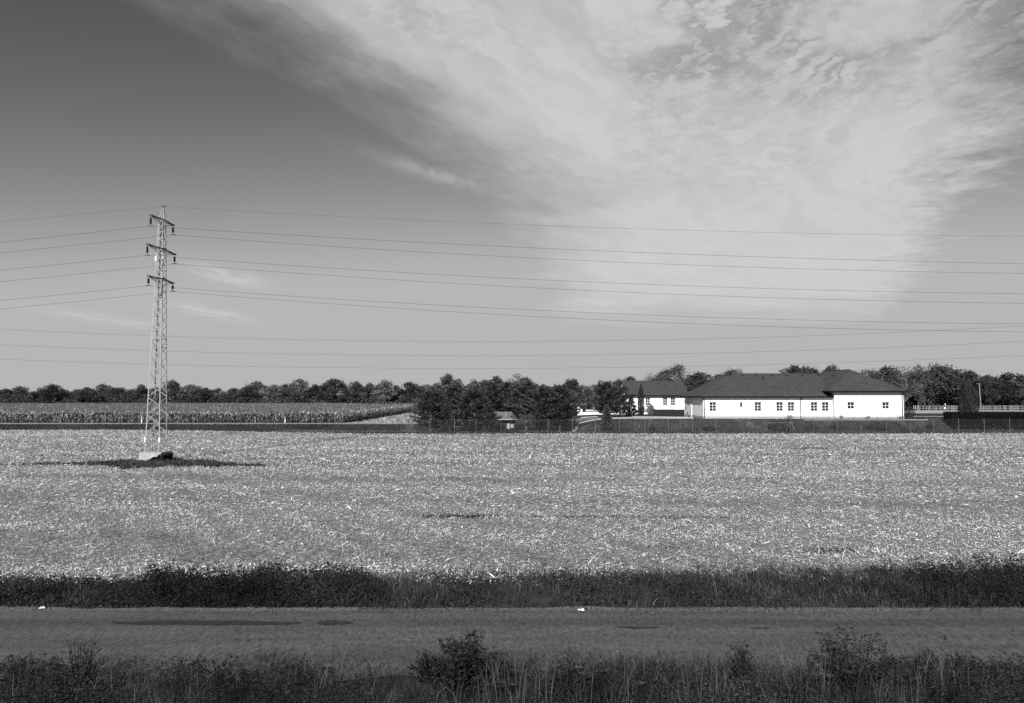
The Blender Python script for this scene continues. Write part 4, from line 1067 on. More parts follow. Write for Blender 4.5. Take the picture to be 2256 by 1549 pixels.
# ------------------------------------------------------------------ pylon
def pylon():
    zg = 0.0
    zb = zat(996, 63.9)                 # top of block
    zt = zat(455, 64.6)
    zarm = [zat(488, 64.9), zat(552, 64.9), zat(618, 64.9)]
    root = empty('lattice_pylon', (PX0, PY0, zg)); root['_o'] = (PX0, PY0, zg)
    rot = R(-3)
    cr, sr = math.cos(rot), math.sin(rot)
    def Wp(x, y, z): return Vector((PX0 + x * cr - y * sr, PY0 + x * sr + y * cr, z))
    def Wd(x, y): return Vector((x * cr - y * sr, x * sr + y * cr, 0))
    zs = zarm[0] - 0.1                  # shoulder: legs meet the peak here
    def half(z): return 0.66 + (0.235 - 0.66) * (z - zb) / (zs - zb)
    def corner(i, z, k=1.0): sx, sy = ((-1, -1), (1, -1), (1, 1), (-1, 1))[i]; hh = half(z) * k; return Wp(sx * hh, sy * hh, z)
    def part(name, mb, mat=M['steel']): return mb.build(name, mat, root)
    o = (PX0, PY0, zg)
    # foundation
    mb = MB(o)
    w0, w1 = 1.0, 0.95
    P = [Wp(sx * w, sy * w, z) for w, z in ((w0, -0.2), (w1, zb - 0.02)) for sx, sy in ((-1, -1), (1, -1), (1, 1), (-1, 1))]
    i = mb.pts(P)
    for q in ((0, 1, 5, 4), (1, 2, 6, 5), (2, 3, 7, 6), (3, 0, 4, 7), (4, 5, 6, 7)): mb.f.append(tuple(i + k for k in q))
    part('foundation', mb, M['concrete'])
    # legs
    for k in range(4):
        sx, sy = ((-1, -1), (1, -1), (1, 1), (-1, 1))[k]
        mb = MB(o); mb.angle(corner(k, zb - 0.15), corner(k, zs), 0.088, 0.013, Wd(-sx, 0), Wd(0, -sy)); part('leg', mb)
    # zigzag bracing on four faces
    zlev = [zb + 0.05]; dz = 0.80
    while zlev[-1] < zs - 0.5: zlev.append(zlev[-1] + dz); dz = max(0.52, dz * 0.986)
    zlev[-1] = zs - 0.1
    for face in range(4):
        i0, i1 = face, (face + 1) % 4
        nrm = (Wd(0, -1), Wd(1, 0), Wd(0, 1), Wd(-1, 0))[face]
        for n, (za, zc_) in enumerate(zip(zlev, zlev[1:])):
            a, b = (i0, i1) if n % 2 == 0 else (i1, i0)
            p, q = corner(a, za, 0.95), corner(b, zc_, 0.95)
            d = (q - p).normalized()
            mb = MB(o); mb.angle(p + nrm * 0.045, q + nrm * 0.045, 0.047, 0.008, nrm.cross(d), -nrm); part('brace', mb)
    for z in (zat(748, 64.6), zat(767, 64.6), zarm[0] - 0.15, zarm[1] - 0.1, zarm[2] - 0.1, zarm[1] + 0.12, zarm[2] + 0.12):
        for face in range(4):
            nrm = (Wd(0, -1), Wd(1, 0), Wd(0, 1), Wd(-1, 0))[face]
            p, q = corner(face, z), corner((face + 1) % 4, z)
            mb = MB(o); mb.angle(p + nrm * 0.02, q + nrm * 0.02, 0.06, 0.008, Vector((0, 0, 1)), -nrm); part('brace', mb)
    # peak
    tip = Wp(0.05, 0, zt)
    for k in range(4):
        mb = MB(o); mb.tube([corner(k, zs), tip], 0.035, 4); part('peak_bar', mb)
    mb = MB(o); mb.box(tip.x - 0.13, tip.x + 0.13, tip.y - 0.1, tip.y + 0.1, zt - 0.06, zt + 0.06); part('cap', mb, M['steeldark'])
    # white plates on the legs
    for (z0, z1, kk) in ((zat(974, 63.9), zat(964, 63.9), (0, 1)), (zat(574, 64), zat(562, 64), (0, 1))):
        for k in kk:
            c = corner(k, (z0 + z1) / 2)
            mb = MB(o); mb.box(c.x - 0.07, c.x + 0.05, c.y - 0.045, c.y - 0.02, z0, z1); part('plate', mb, M['plate'])
    # arms and insulators
    ends = []
    for z, (ln, lf), (bn, bf) in zip(zarm, ((335, 379), (328, 382), (330, 378)), ((498.5, 517.5), (562.5, 581.5), (629.5, 642))):
        yn, yf = [(PX0 * F_PX / (p_ - CX) - (z - CAM_Z) * math.sin(PITCH)) / math.cos(PITCH) - PY0 for p_ in (ln, lf)]
        am = MB(o)
        arm = am.build('crossarm', M['steeldark'], root)
        hh = half(z)
        am2 = MB(o)
        for s in (-1, 1):
            a, b, c = Wp(s * 0.07, yn, z), Wp(s * hh * 1.12, 0, z + 0.02), Wp(s * 0.07, yf, z)
            am2.angle(a, Wp(s * hh * 1.12, -hh, z), 0.085, 0.014, Wd(-s, 0), Vector((0, 0, 1)))
            am2.angle(Wp(s * hh * 1.12, -hh, z), Wp(s * hh * 1.12, hh, z), 0.085, 0.014, Wd(-s, 0), Vector((0, 0, 1)))
            am2.angle(Wp(s * hh * 1.12, hh, z), c, 0.085, 0.014, Wd(-s, 0), Vector((0, 0, 1)))
        am2.box(*sorted((Wp(-0.12, yn, z).x, Wp(0.12, yn, z).x)), Wp(0, yn, z).y - 0.08, Wp(0, yn, z).y + 0.06, z - 0.03, z + 0.1)
        am2.box(*sorted((Wp(-0.12, yf, z).x, Wp(0.12, yf, z).x)), Wp(0, yf, z).y - 0.06, Wp(0, yf, z).y + 0.08, z - 0.03, z + 0.1)
        arm.data = am2.mesh('crossarm', M['steeldark'])
        lo = arm['_w']
        def sub(name, mb, mat):
            q = link(name, mb.mesh(name, mat), arm); q.location = (0, 0, 0); return q
        for e in (yn, yf):
            for t0, t1 in ((0.12, 0.45), (0.45, 0.78)):
                s0 = 1 if t0 < 0.3 else -1
                mbb = MB(o)
                w = lambda t: 0.07 * t + hh * 1.12 * (1 - t)
                mbb.tube([Wp(s0 * w(t0), e * t0, z + 0.03), Wp(-s0 * w(t1), e * t1, z + 0.03)], 0.022, 4); sub('lattice_bar', mbb, M['steeldark'])
            mbb = MB(o); mbb.tube([Wp(0, e * 0.96, z), Wp(0, math.copysign(hh, e), z - 0.42)], 0.028, 4); sub('stay', mbb, M['steeldark'])
        for e, py in ((yn, bn), (yf, bf)):
            Y = PY0 + e
            zw = zat(py, Y)
            pw = Wp(0, e, zw)
            ins = MB(o)
            n = 8; ztop = z - 0.16; zbot = zw + 0.18
            for q in range(n):
                zz = ztop - (ztop - zbot) * (q + 0.5) / n
                wob_ = 0.115 if 0 < q < n - 1 else 0.085
                ins.tube([(pw.x, pw.y, zz + 0.045), (pw.x, pw.y, zz + 0.02), (pw.x, pw.y, zz - 0.02), (pw.x, pw.y, zz - 0.03)], [0.03, 0.065, wob_, 0.03], 8)
            io = ins.build('insulator', M['porcelain'], root)
            hw = MB(o); hw.tube([(pw.x, pw.y, z), (pw.x, pw.y, zw)], 0.018, 5)
            hw.box(pw.x - 0.22, pw.x + 0.22, pw.y - 0.03, pw.y + 0.03, zw - 0.03, zw + 0.05)
            hk = link('clamp', hw.mesh('clamp', M['steeldark']), io)
            ends.append((pw.x, pw.y, zw))
    ends.append((tip.x, tip.y, zt))
    tag(root, 'tall grey steel lattice pylon with three crossarms in the stubble field', 'pylon')
    return ends
ENDS = pylon()

def wire_mesh(name, pts, rad, label, group):
    mb = MB(); mb.tube(pts, rad, 5, False)
    o = mb.build(name, M['wire']); tag(o, label, 'wire', group)
def fit(pts):
    xs = [p.x for p in pts]; zs = [p.z for p in pts]
    return np.polyfit(xs, zs, 2)
WL = [((72, 526.5), [(500, 511), (1249, 549), (2185, 580)], 'near upper conductor, hung from the near end of the top crossarm'),
      ((72, 550), [(500, 527.7), (1249, 572), (2185, 601.5)], 'far upper conductor, hung from the far end of the top crossarm'),
      ((72, 588.5), [(500, 575.8), (1249, 619), (2185, 646.5)], 'near middle conductor, hung from the near end of the middle crossarm'),
      ((72, 614), [(500, 592), (1249, 637.5), (2185, 667.5)], 'far middle conductor, hung from the far end of the middle crossarm'),
      ((72, 655.5), [(500, 641.5), (1249, 687), (2185, 713)], 'near lower conductor, hung from the near end of the bottom crossarm'),
      ((72, 674), [(500, 652), (1249, 701), (2185, 730.5)], 'far lower conductor, hung from the far end of the bottom crossarm'),
      ((72, 482), [(500, 463), (1249, 499), (2185, 520)], 'thin earth wire running over the tip of the pylon')]
for (lx, ly), rp, lab in WL:
    e = ENDS[WL.index(((lx, ly), rp, lab))]
    Y = e[1]
    E = Vector(e)
    pts = [at(px, py, Y) for px, py in rp]
    xs = np.array([p.x - E.x for p in pts]); dz = np.array([p.z - E.z for p in pts])
    A = np.stack([xs, xs ** 2], axis=1); c = np.linalg.lstsq(A, dz, rcond=None)[0]
    L = at(lx, ly, Y); dl = E.x - L.x; s = (L.z - E.z) / dl           # slope to the left, with the same curvature
    c1 = s - c[1] * dl
    P = []
    for xx in np.linspace(-150, 0, 31)[:-1]: P.append((E.x + xx, Y, E.z + c1 * (-xx) + c[1] * xx * xx))
    for xx in np.linspace(0, 200, 60): P.append((E.x + xx, Y, E.z + c[0] * xx + c[1] * xx * xx))
    wire_mesh('power_line_wire', P, 0.0115 if 'earth' not in lab else 0.008, lab, 'wires of the pylon line')
for pts, lab in (([(72, 729), (330, 739.5), (640, 748), (1100, 752.5), (1780, 740), (2185, 722)], 'uppermost of the three low wires behind the pylon'),
                 ([(72, 763), (640, 780), (1100, 783.5), (1780, 772), (2185, 755.5)], 'middle one of the three low wires behind the pylon'),
                 ([(72, 794), (640, 809), (1100, 811.5), (1780, 801), (2185, 786.5)], 'lowest of the three low wires, just above the trees')):
    c = fit([at(px, py, 90.0) for px, py in pts])
    wire_mesh('power_line_wire', [(x, 90.0, float(np.polyval(c, x))) for x in np.linspace(-150, 150, 90)], 0.0105, lab, 'low wires across the fields')

# ------------------------------------------------------------------ houses
def wall_faces(mb, x0, x1, z0, z1, y, holes, depth):
    """front wall (facing -y) with openings; reveals go back by depth"""
    xs = sorted({x0, x1, *[h[0] for h in holes], *[h[1] for h in holes]}); zs = sorted({z0, z1, *[h[2] for h in holes], *[h[3] for h in holes]})
    for xa, xb in zip(xs, xs[1:]):
        for za, zb in zip(zs, zs[1:]):
            cx, cz = (xa + xb) / 2, (za + zb) / 2
            if any(h[0] < cx < h[1] and h[2] < cz < h[3] for h in holes): continue
            mb.poly((xa, y, za), (xb, y, za), (xb, y, zb), (xa, y, zb))
    for a, b, c, d in holes:
        Y = y + depth
        mb.poly((a, y, c), (b, y, c), (b, Y, c), (a, Y, c)); mb.poly((a, y, d), (a, Y, d), (b, Y, d), (b, y, d))
        mb.poly((a, y, c), (a, Y, c), (a, Y, d), (a, y, d)); mb.poly((b, y, c), (b, y, d), (b, Y, d), (b, Y, c))
PANE = {}
def window(root, a, b, c, d, y, nx, nz, o, depth=0.2):
    """glazed window in the opening a..b, c..d of a wall at y"""
    fr = MB(o); yf = y + depth - 0.05
    t = 0.055 if (b - a) > 0.6 else 0.04
    fr.box(a, a + t, yf - 0.04, yf + 0.04, c, d); fr.box(b - t, b, yf - 0.04, yf + 0.04, c, d)
    fr.box(a + t, b - t, yf - 0.04, yf + 0.04, c, c + t); fr.box(a + t, b - t, yf - 0.04, yf + 0.04, d - t, d)
    cw, ch = (b - a - 2 * t) / nx, (d - c - 2 * t) / nz
    g = 0.028
    for i in range(1, nx): fr.box(a + t + i * cw - g, a + t + i * cw + g, yf - 0.03, yf + 0.03, c + t, d - t)
    for j in range(1, nz): fr.box(a + t, b - t, yf - 0.026, yf + 0.026, c + t + j * ch - g, c + t + j * ch + g)
    w = fr.build('window', M['trim'], root)
    key = (round(cw, 3), round(ch, 3))
    if key not in PANE:
        pm = MB(); pm.box(-cw / 2, cw / 2, -0.004, 0.004, -ch / 2, ch / 2); PANE[key] = pm.mesh('pane', M['glass'])
    for i in range(nx):
        for j in range(nz):
            p = link('pane', PANE[key], w)
            p.location = Vector((a + t + (i + 0.5) * cw, yf + 0.012, c + t + (j + 0.5) * ch)) - Vector(o)
    bk = MB(o); bk.poly((a, y + depth + 0.03, c), (b, y + depth + 0.03, c), (b, y + depth + 0.03, d), (a, y + depth + 0.03, d))
    bq = link('dark_backing', bk.mesh('dark_backing', M['dark']), w)  # near-black sheet behind the panes; the room's darkness put into the colour
    sl = MB(o); sl.box(a - 0.13, b + 0.13, y - 0.07, y + 0.02, c - 0.20, c - 0.14); link('sill', sl.mesh('sill', M['trim']), w)
    su = MB(o)
    su.box(a - 0.12, a - 0.002, y - 0.03, y + 0.02, c - 0.14, d + 0.02); su.box(b + 0.002, b + 0.12, y - 0.03, y + 0.02, c - 0.14, d + 0.02)
    su.box(a - 0.002, b + 0.002, y - 0.03, y + 0.02, c - 0.14, c - 0.002)
    link('surround', su.mesh('surround', M['trim']), w)
    hd = MB(o); hd.box(a - 0.14, b + 0.14, y - 0.09, y + 0.02, d + 0.022, d + 0.10); link('lintel', hd.mesh('lintel', M['trim']), w)
    return w
def pxwin(l, r_, t, b_, y): return (xat(l, y), xat(r_, y), zat(b_, y), zat(t, y))

def long_house():
    yF, yW = 118.0, 117.1
    zf = zat(923, yF) - 0.15
    x0, x1 = xat(1549, yF), xat(1838, yW)
    xR = xat(1990, yW)
    yB = 130.6
    ze, zw = zat(874.5, yF - 0.6), zat(862.5, yW - 0.8)
    o = (x0, yF, zf)
    root = empty('long_house', o); root['_o'] = o
    holesM = [pxwin(l, r_, 886.2, 906, yF) for l, r_ in ((1562.6, 1577.8), (1662, 1677.2), (1710, 1725), (1735, 1750), (1785.8, 1801), (1810.4, 1825.8))]
    small = pxwin(1630, 1635.6, 886.6, 897.6, yF)
    holesW = [pxwin(l, r_, 886.2, 901, yW) for l, r_ in ((1866.5, 1882), (1943.3, 1958.8))]
    mb = MB(o)
    wall_faces(mb, x0, x1, zf, ze, yF, holesM + [small], 0.2)
    mb.poly((x0, yB, zf), (x0, yF, zf), (x0, yF, ze), (x0, yB, ze)); mb.poly((x1, yB, zf), (x0, yB, zf), (x0, yB, ze), (x1, yB, ze))
    mb.build('wall', M['render'], root)
    mb = MB(o)
    wall_faces(mb, x1, xR, zf, zw, yW, holesW, 0.2)
    mb.poly((x1, yF + 12, zf), (x1, yW, zf), (x1, yW, zw), (x1, yF + 12, zw)); mb.poly((xR, yW, zf), (xR, 138, zf), (xR, 138, zw), (xR, yW, zw))
    mb.poly((xR, 138, zf), (x1, 138, zf), (x1, 138, zw), (xR, 138, zw))
    mb.build('wing_wall', M['render'], root)
    mb = MB(o); zp = zat(917, yF)
    mb.box(x0 - 0.03, x1, yF - 0.03, yF + 0.1, zf, zp); mb.box(x0 - 0.03, x0 + 0.1, yF + 0.1, yB, zf, zp); mb.box(x1 - 0.03, xR + 0.03, yW - 0.03, yW + 0.1, zf, zp)
    mb.build('plinth', M['plinth'], root)
    for h in holesM: window(root, *h, yF, 2, 3, o)
    window(root, *small, yF, 1, 1, o)
    for h in holesW: window(root, *h, yW, 2, 2, o)
    # main hip roof
    ov = 0.62
    ex0, ey0, ey1 = x0 - 0.5, yF - ov, yB + 0.6
    ym = (ey0 + ey1) / 2
    zr = zat(823.5, ym); rx = xat(1601, ym)
    wx0, wx1, wy0 = xat(1826.5, yW - 0.8), xat(1997, yW - 0.8), yW - 0.8
    wxm = (wx0 + wx1) / 2; wya = wxm * F_PX / (1871 - CX); zwr = zat(814.5, wya)
    wy1 = 139.0; wyb = wy1 - (wya - wy0)
    th = 0.16
    zt_ = ze + 0.12
    def slab(mb, top, dz):
        bot = [(p[0], p[1], p[2] - dz) for p in top]
        mb.poly(*top); mb.poly(*bot[::-1])
        n = len(top)
        for k in range(n): mb.poly(top[k], bot[k], bot[(k + 1) % n], top[(k + 1) % n])
    mb = MB(o)
    xe = x1 + 0.35
    slab(mb, [(ex0, ey0, zt_), (xe, ey0, zt_), (xe, ym, zr), (rx, ym, zr)], th)
    slab(mb, [(ex0, ey1, zt_), (ex0, ey0, zt_), (rx, ym, zr)], th)
    slab(mb, [(xe, ey1, zt_), (ex0, ey1, zt_), (rx, ym, zr), (xe, ym, zr)], th)
    roof = mb.build('roof', M['roof'], root)
    wz = zw + 0.12
    mb = MB(o)
    slab(mb, [(wx0, wy0, wz), (wx1, wy0, wz), (wxm, wya, zwr)], th)
    slab(mb, [(wx0, wy1, wz), (wx0, wy0, wz), (wxm, wya, zwr), (wxm, wyb, zwr)], th)
    slab(mb, [(wx1, wy0, wz), (wx1, wy1, wz), (wxm, wyb, zwr), (wxm, wya, zwr)], th)
    slab(mb, [(wx1, wy1, wz), (wx0, wy1, wz), (wxm, wyb, zwr)], th)
    wroof = mb.build('wing_roof', M['roof'], root)
    def cap(parent, p, q, r_=0.085):
        mbb = MB(o); mbb.tube([p, q], r_, 6); link('ridge_cap', mbb.mesh('ridge_cap', M['roof']), parent)
    cap(roof, (rx, ym, zr), (xe + 2.5, ym, zr)); cap(roof, (ex0, ey0, zt_), (rx, ym, zr)); cap(roof, (ex0, ey1, zt_), (rx, ym, zr))
    cap(wroof, (wx0, wy0, wz), (wxm, wya, zwr)); cap(wroof, (wx1, wy0, wz), (wxm, wya, zwr)); cap(wroof, (wxm, wya, zwr), (wxm, wyb, zwr))
    # vent tiles under the ridge, pipes
    sl = (zr - zt_) / (ym - ey0)
    for px in (1602, 1636, 1668, 1703, 1734, 1768, 1804, 1837):
        y = ym - 0.55; x = xat(px, y); z = zr - 0.55 * sl
        mbb = MB(o); mbb.box(x - 0.17, x + 0.17, y - 0.16, y + 0.16, z - 0.03, z + 0.10); link('vent_tile', mbb.mesh('vent_tile', M['gutter']), roof)
    for px, yy in ((1609, ym - 0.35), (1682, ym - 1.35)):
        x = xat(px, yy); z = zr - (ym - yy) * sl
        mbb = MB(o); mbb.tube([(x, yy, z - 0.1), (x, yy, z + 0.42)], 0.09, 8); mbb.tube([(x, yy, z + 0.40), (x, yy, z + 0.5)], [0.15, 0.05], 8)
        mbb.box(x - 0.22, x + 0.22, yy - 0.2, yy + 0.2, z - 0.12, z + 0.04); link('vent_pipe', mbb.mesh('vent_pipe', M['gutter']), roof)
    # eaves boards, gutters, soffits
    mb = MB(o)
    mb.box(ex0 - 0.08, xe - 0.05, ey0 - 0.12, ey0 + 0.0, zt_ - 0.26, zt_ - 0.02); mb.box(ex0 - 0.1, ex0 + 0.0, ey0 + 0.002, ey1, zt_ - 0.24, zt_ - 0.02)
    mb.build('gutter', M['gutter'], root)
    mb = MB(o); mb.box(wx0 + 0.02, wx1 + 0.06, wy0 - 0.12, wy0, wz - 0.26, wz - 0.02); mb.box(wx1, wx1 + 0.1, wy0 + 0.002, wy1, wz - 0.24, wz - 0.02); mb.box(wx0 - 0.1, wx0, wy0 + 0.002, yF + 1.5, wz - 0.24, wz - 0.02)
    mb.build('wing_gutter', M['gutter'], root)
    mb = MB(o); mb.box(ex0 + 0.02, xe, ey0 + 0.02, yF - 0.002, ze - 0.10, ze - 0.05); mb.box(ex0 + 0.02, x0 - 0.002, yF, yB, ze - 0.10, ze - 0.05); mb.build('soffit', M['trim'], root)
    mb = MB(o); mb.box(wx0 + 0.05, wx1, wy0 + 0.02, yW - 0.002, zw - 0.10, zw - 0.05); mb.box(wx0 + 0.05, x1 - 0.002, yW, yF + 1.0, zw - 0.10, zw - 0.05); mb.build('wing_soffit', M['gutter'], root)
    # downpipes
    for px, y, zt0, dx in ((1551, yF, ze, -0.45), (1763, yF, ze, 0.0), (1986.5, yW, zw, 0.25)):
        x = xat(px, y)
        mbb = MB(o); mbb.tube([(x + dx, y - 0.55, zt0 - 0.05), (x + dx * 0.8, y - 0.5, zt0 - 0.16), (x, y - 0.12, zt0 - 0.42), (x, y - 0.1, zt0 - 0.6), (x, y - 0.1, zf + 0.05)], 0.06, 7)
        mbb.build('downpipe', M['gutter'], root, True)
    mbb = MB(o); xl = x0
    mbb.tube([(xl - 0.5, yB - 0.3, ze - 0.05), (xl - 0.55, yB - 0.3, ze - 0.4), (xl - 0.3, yB - 0.3, ze - 0.6), (xl - 0.08, yB - 0.3, ze - 0.7), (xl - 0.08, yB - 0.3, zf)], 0.05, 7)
    mbb.build('downpipe', M['trim'], root, True)
    # things on the shaded left wall
    for px in (1515.5, 1522):
        y = x0 * F_PX / (px - CX); z = zat(886.5, y)
        mbb = MB(o); mbb.poly((x0, y - 0.16, z + 0.16), (x0 - 0.28, y - 0.16, z + 0.16), (x0, y - 0.16, z - 0.35)); mbb.poly((x0, y + 0.16, z + 0.16), (x0, y + 0.16, z - 0.35), (x0 - 0.28, y + 0.16, z + 0.16))
        mbb.poly((x0 - 0.28, y - 0.16, z + 0.16), (x0 - 0.28, y + 0.16, z + 0.16), (x0, y + 0.16, z - 0.35), (x0, y - 0.16, z - 0.35)); mbb.poly((x0, y - 0.16, z + 0.16), (x0, y + 0.16, z + 0.16), (x0 - 0.28, y + 0.16, z + 0.16), (x0 - 0.28, y - 0.16, z + 0.16))
        mbb.build('wall_lamp', M['plinth'], root)
    y = x0 * F_PX / (1522.5 - CX)
    mbb = MB(o); mbb.box(x0 - 0.10, x0 + 0.02, y - 0.35, y + 0.35, zf, zat(889, y)); mbb.build('pilaster', M['render'], root)
    y = x0 * F_PX / (1514.5 - CX)
    mbb = MB(o); mbb.box(x0 - 0.18, x0 + 0.02, y - 0.35, y + 0.35, zat(908, y), zat(906, y)); mbb.build('shelf_box', M['plinth'], root)
    y = x0 * F_PX / (1509.5 - CX)
    mbb = MB(o); mbb.box(x0 - 0.05, x0 + 0.02, y - 0.22, y + 0.22, zat(902, y), zat(894, y)); mbb.build('house_sign', M['gutter'], root)
    mbb = MB(o); xx = xat(1552.5, yF - 0.1); mbb.box(xx - 0.02, xx + 0.03, yF - 0.06, yF - 0.02, zf, zat(899, yF)); mbb.build('conduit', M['plinth'], root)
    tag(root, 'long white bungalow with grey hipped roof and raised right wing', 'house')
long_house()

def small_house():
    yF = 150.0; zf = float(H(28, 150)) - 0.1
    x0, x1 = xat(1381, yF), xat(1516, yF); yB = 161.5
    ze = zat(872, yF)
    o = (x0, yF, zf)
    root = empty('small_house', o); root['_o'] = o
    holes = [pxwin(l, r_, 875.6, 893, yF) for l, r_ in ((1422, 1432.2), (1460.4, 1470.4), (1477.6, 1487.8))]
    ey0, ey1 = yF - 0.6, yB + 0.6; ym = (ey0 + ey1) / 2
    zr = zat(839.5, ym); zt_ = ze + 0.14
    mb = MB(o)
    wall_faces(mb, x0, x1, zf, ze, yF, holes, 0.2)
    zk = zr - 0.25
    mb.poly((x0, yB, zf), (x0, yF, zf), (x0, yF, ze), (x0, ym, zk), (x0, yB, ze)); mb.poly((x1, yF, zf), (x1, yB, zf), (x1, yB, ze), (x1, ym, zk), (x1, yF, ze))
    mb.poly((x1, yB, zf), (x0, yB, zf), (x0, yB, ze), (x1, yB, ze))
    mb.build('wall', M['render'], root)
    mb = MB(o); zp = zf + 0.55; mb.box(x0 - 0.03, x1, yF - 0.03, yF + 0.1, zf, zp); mb.build('plinth', M['plinth'], root)
    for h in holes: window(root, *h, yF, 2, 3, o)
    ex0, ex1 = xat(1369.5, ym), xat(1503.5, ym)
    yk, zk2 = ey0 + 1.9, zt_ + (zr - zt_) * 0.24
    mb = MB(o)
    def slab(top, dz=0.16):
        bot = [(p[0], p[1], p[2] - dz) for p in top]
        mb.poly(*top); mb.poly(*bot[::-1]); n = len(top)
        for k in range(n): mb.poly(top[k], bot[k], bot[(k + 1) % n], top[(k + 1) % n])
    slab([(ex0, ey0, zt_), (ex1, ey0, zt_), (ex1, yk, zk2), (ex0, yk, zk2)]); slab([(ex0, yk, zk2), (ex1, yk, zk2), (ex1, ym, zr), (ex0, ym, zr)])
    slab([(ex1, ey1, zt_), (ex0, ey1, zt_), (ex0, ym, zr), (ex1, ym, zr)])
    roof = mb.build('roof', M['roof'], root)
    mbb = MB(o); mbb.tube([(ex0, ym, zr), (ex1, ym, zr)], 0.09, 6); link('ridge_cap', mbb.mesh('ridge_cap', M['roof']), roof)
    mbb = MB(o); mbb.box(ex0 + 0.0, ex1, ey0 - 0.12, ey0, zt_ - 0.28, zt_ - 0.02); mbb.build('gutter', M['gutter'], root)
    mbb = MB(o); mbb.box(ex0, ex1, ey0 + 0.02, yF - 0.002, ze - 0.08, ze - 0.03); mbb.build('soffit', M['trim'], root)
    tag(root, 'smaller white house with plain gable roof behind the slim thuja', 'house')
small_house()

# dark board wall beside the house
def board_wall():
    y = 129.0; x0, x1 = xat(1439.5, y), xat(1507.5, y); z0, z1 = float(H(27, y)) - 0.1, zat(902.3, y)
    o = (x0, y, z0)
    root = empty('dark_wall', o); root['_o'] = o
    n = 7; w = (x1 - x0 - 0.1) / n
    for i in range(n):
        mb = MB(o); mb.box(x0 + i * w, x0 + (i + 1) * w - 0.012, y, y + 0.22, z0, z1 + random.uniform(-0.02, 0.02)); mb.build('panel', M['signwall'], root)
    mb = MB(o); mb.box(x1 - 0.1, x1, y - 0.03, y + 0.3, z0, z1 + 0.03); mb.build('end_post', M['dark'], root)
    tag(root, 'low dark slate wall with faded pale marks against the long house', 'wall')
board_wall()

# white low wall and clutter behind the driveway
def low_wall():
    y = 146.0; x0, x1 = xat(1272, y), xat(1440, y); zb = float(H(20, y)); zt_ = zat(902.5, y)
    o = (x0, y, zb)
    root = empty('low_white_wall', o); root['_o'] = o
    zm = zat(908.2, y)
    mb = MB(o); mb.box(x0, x1, y, y + 0.5, zb - 0.2, zm - 0.02); mb.build('wall_face', M['render'], root)
    mb = MB(o); mb.box(x0 + 0.8, x1, y + 0.12, y + 0.45, zm - 0.02, zm + 0.13); mb.build('gap_strip', M['gutter'], root)
    mb = MB(o); mb.box(x0 + 1.6, x1, y - 0.05, y + 0.55, zm + 0.13, zt_); mb.build('coping', M['kerbstone'], root)
    mb = MB(o); mb.box(x0, x0 + 0.95, y - 0.1, y + 0.6, zm, zt_ + 0.05); mb.build('pillar_box', M['trim'], root)
    tag(root, 'long low white garden wall behind the driveway', 'wall')
    p, q = at(1273, 898, 147), at(1281.5, 902.3, 147)
    mb = MB(p); d = 0.09
    mb.poly((p.x, 146.6, p.z + d), (q.x, 146.6, q.z + d), (q.x, 146.6, q.z - d), (p.x, 146.6, p.z - d)); mb.poly((p.x, 147.3, p.z + d), (p.x, 147.3, p.z - d), (q.x, 147.3, q.z - d), (q.x, 147.3, q.z + d))
    mb.poly((p.x, 146.6, p.z + d), (p.x, 147.3, p.z + d), (q.x, 147.3, q.z + d), (q.x, 146.6, q.z + d)); mb.poly((p.x, 146.6, p.z - d), (q.x, 146.6, q.z - d), (q.x, 147.3, q.z - d), (p.x, 147.3, p.z - d))
    mb.tube([(p.x + 0.08, 146.95, p.z), (p.x + 0.08, 146.95, float(H(p.x, 147)))], 0.04, 6); mb.tube([(q.x - 0.08, 146.95, q.z), (q.x - 0.08, 146.95, float(H(q.x, 147)))], 0.04, 6)
    tag(mb.build('slanted_board', M['trim']), 'white slanting board above the end of the low white wall', 'board')
    c = at(1308, 900, 148)
    mb = MB((c.x, c.y, c.z))
    n = 14
    for ring, (r_, dy) in enumerate(((0.18, 0.02), (0.18, 0.10))): pass
    mb.tube([(c.x, c.y + 0.12, c.z), (c.x, c.y + 0.06, c.z), (c.x, c.y, c.z), (c.x, c.y - 0.04, c.z)], [0.04, 0.15, 0.20, 0.19], 16)
    mb.tube([(c.x, c.y + 0.08, c.z), (c.x, c.y + 0.08, float(H(c.x, c.y)))], 0.03, 6)
    tag(mb.build('round_sign', M['trim']), 'round white disc on a post beside the tallest driveway pine', 'sign')
low_wall()

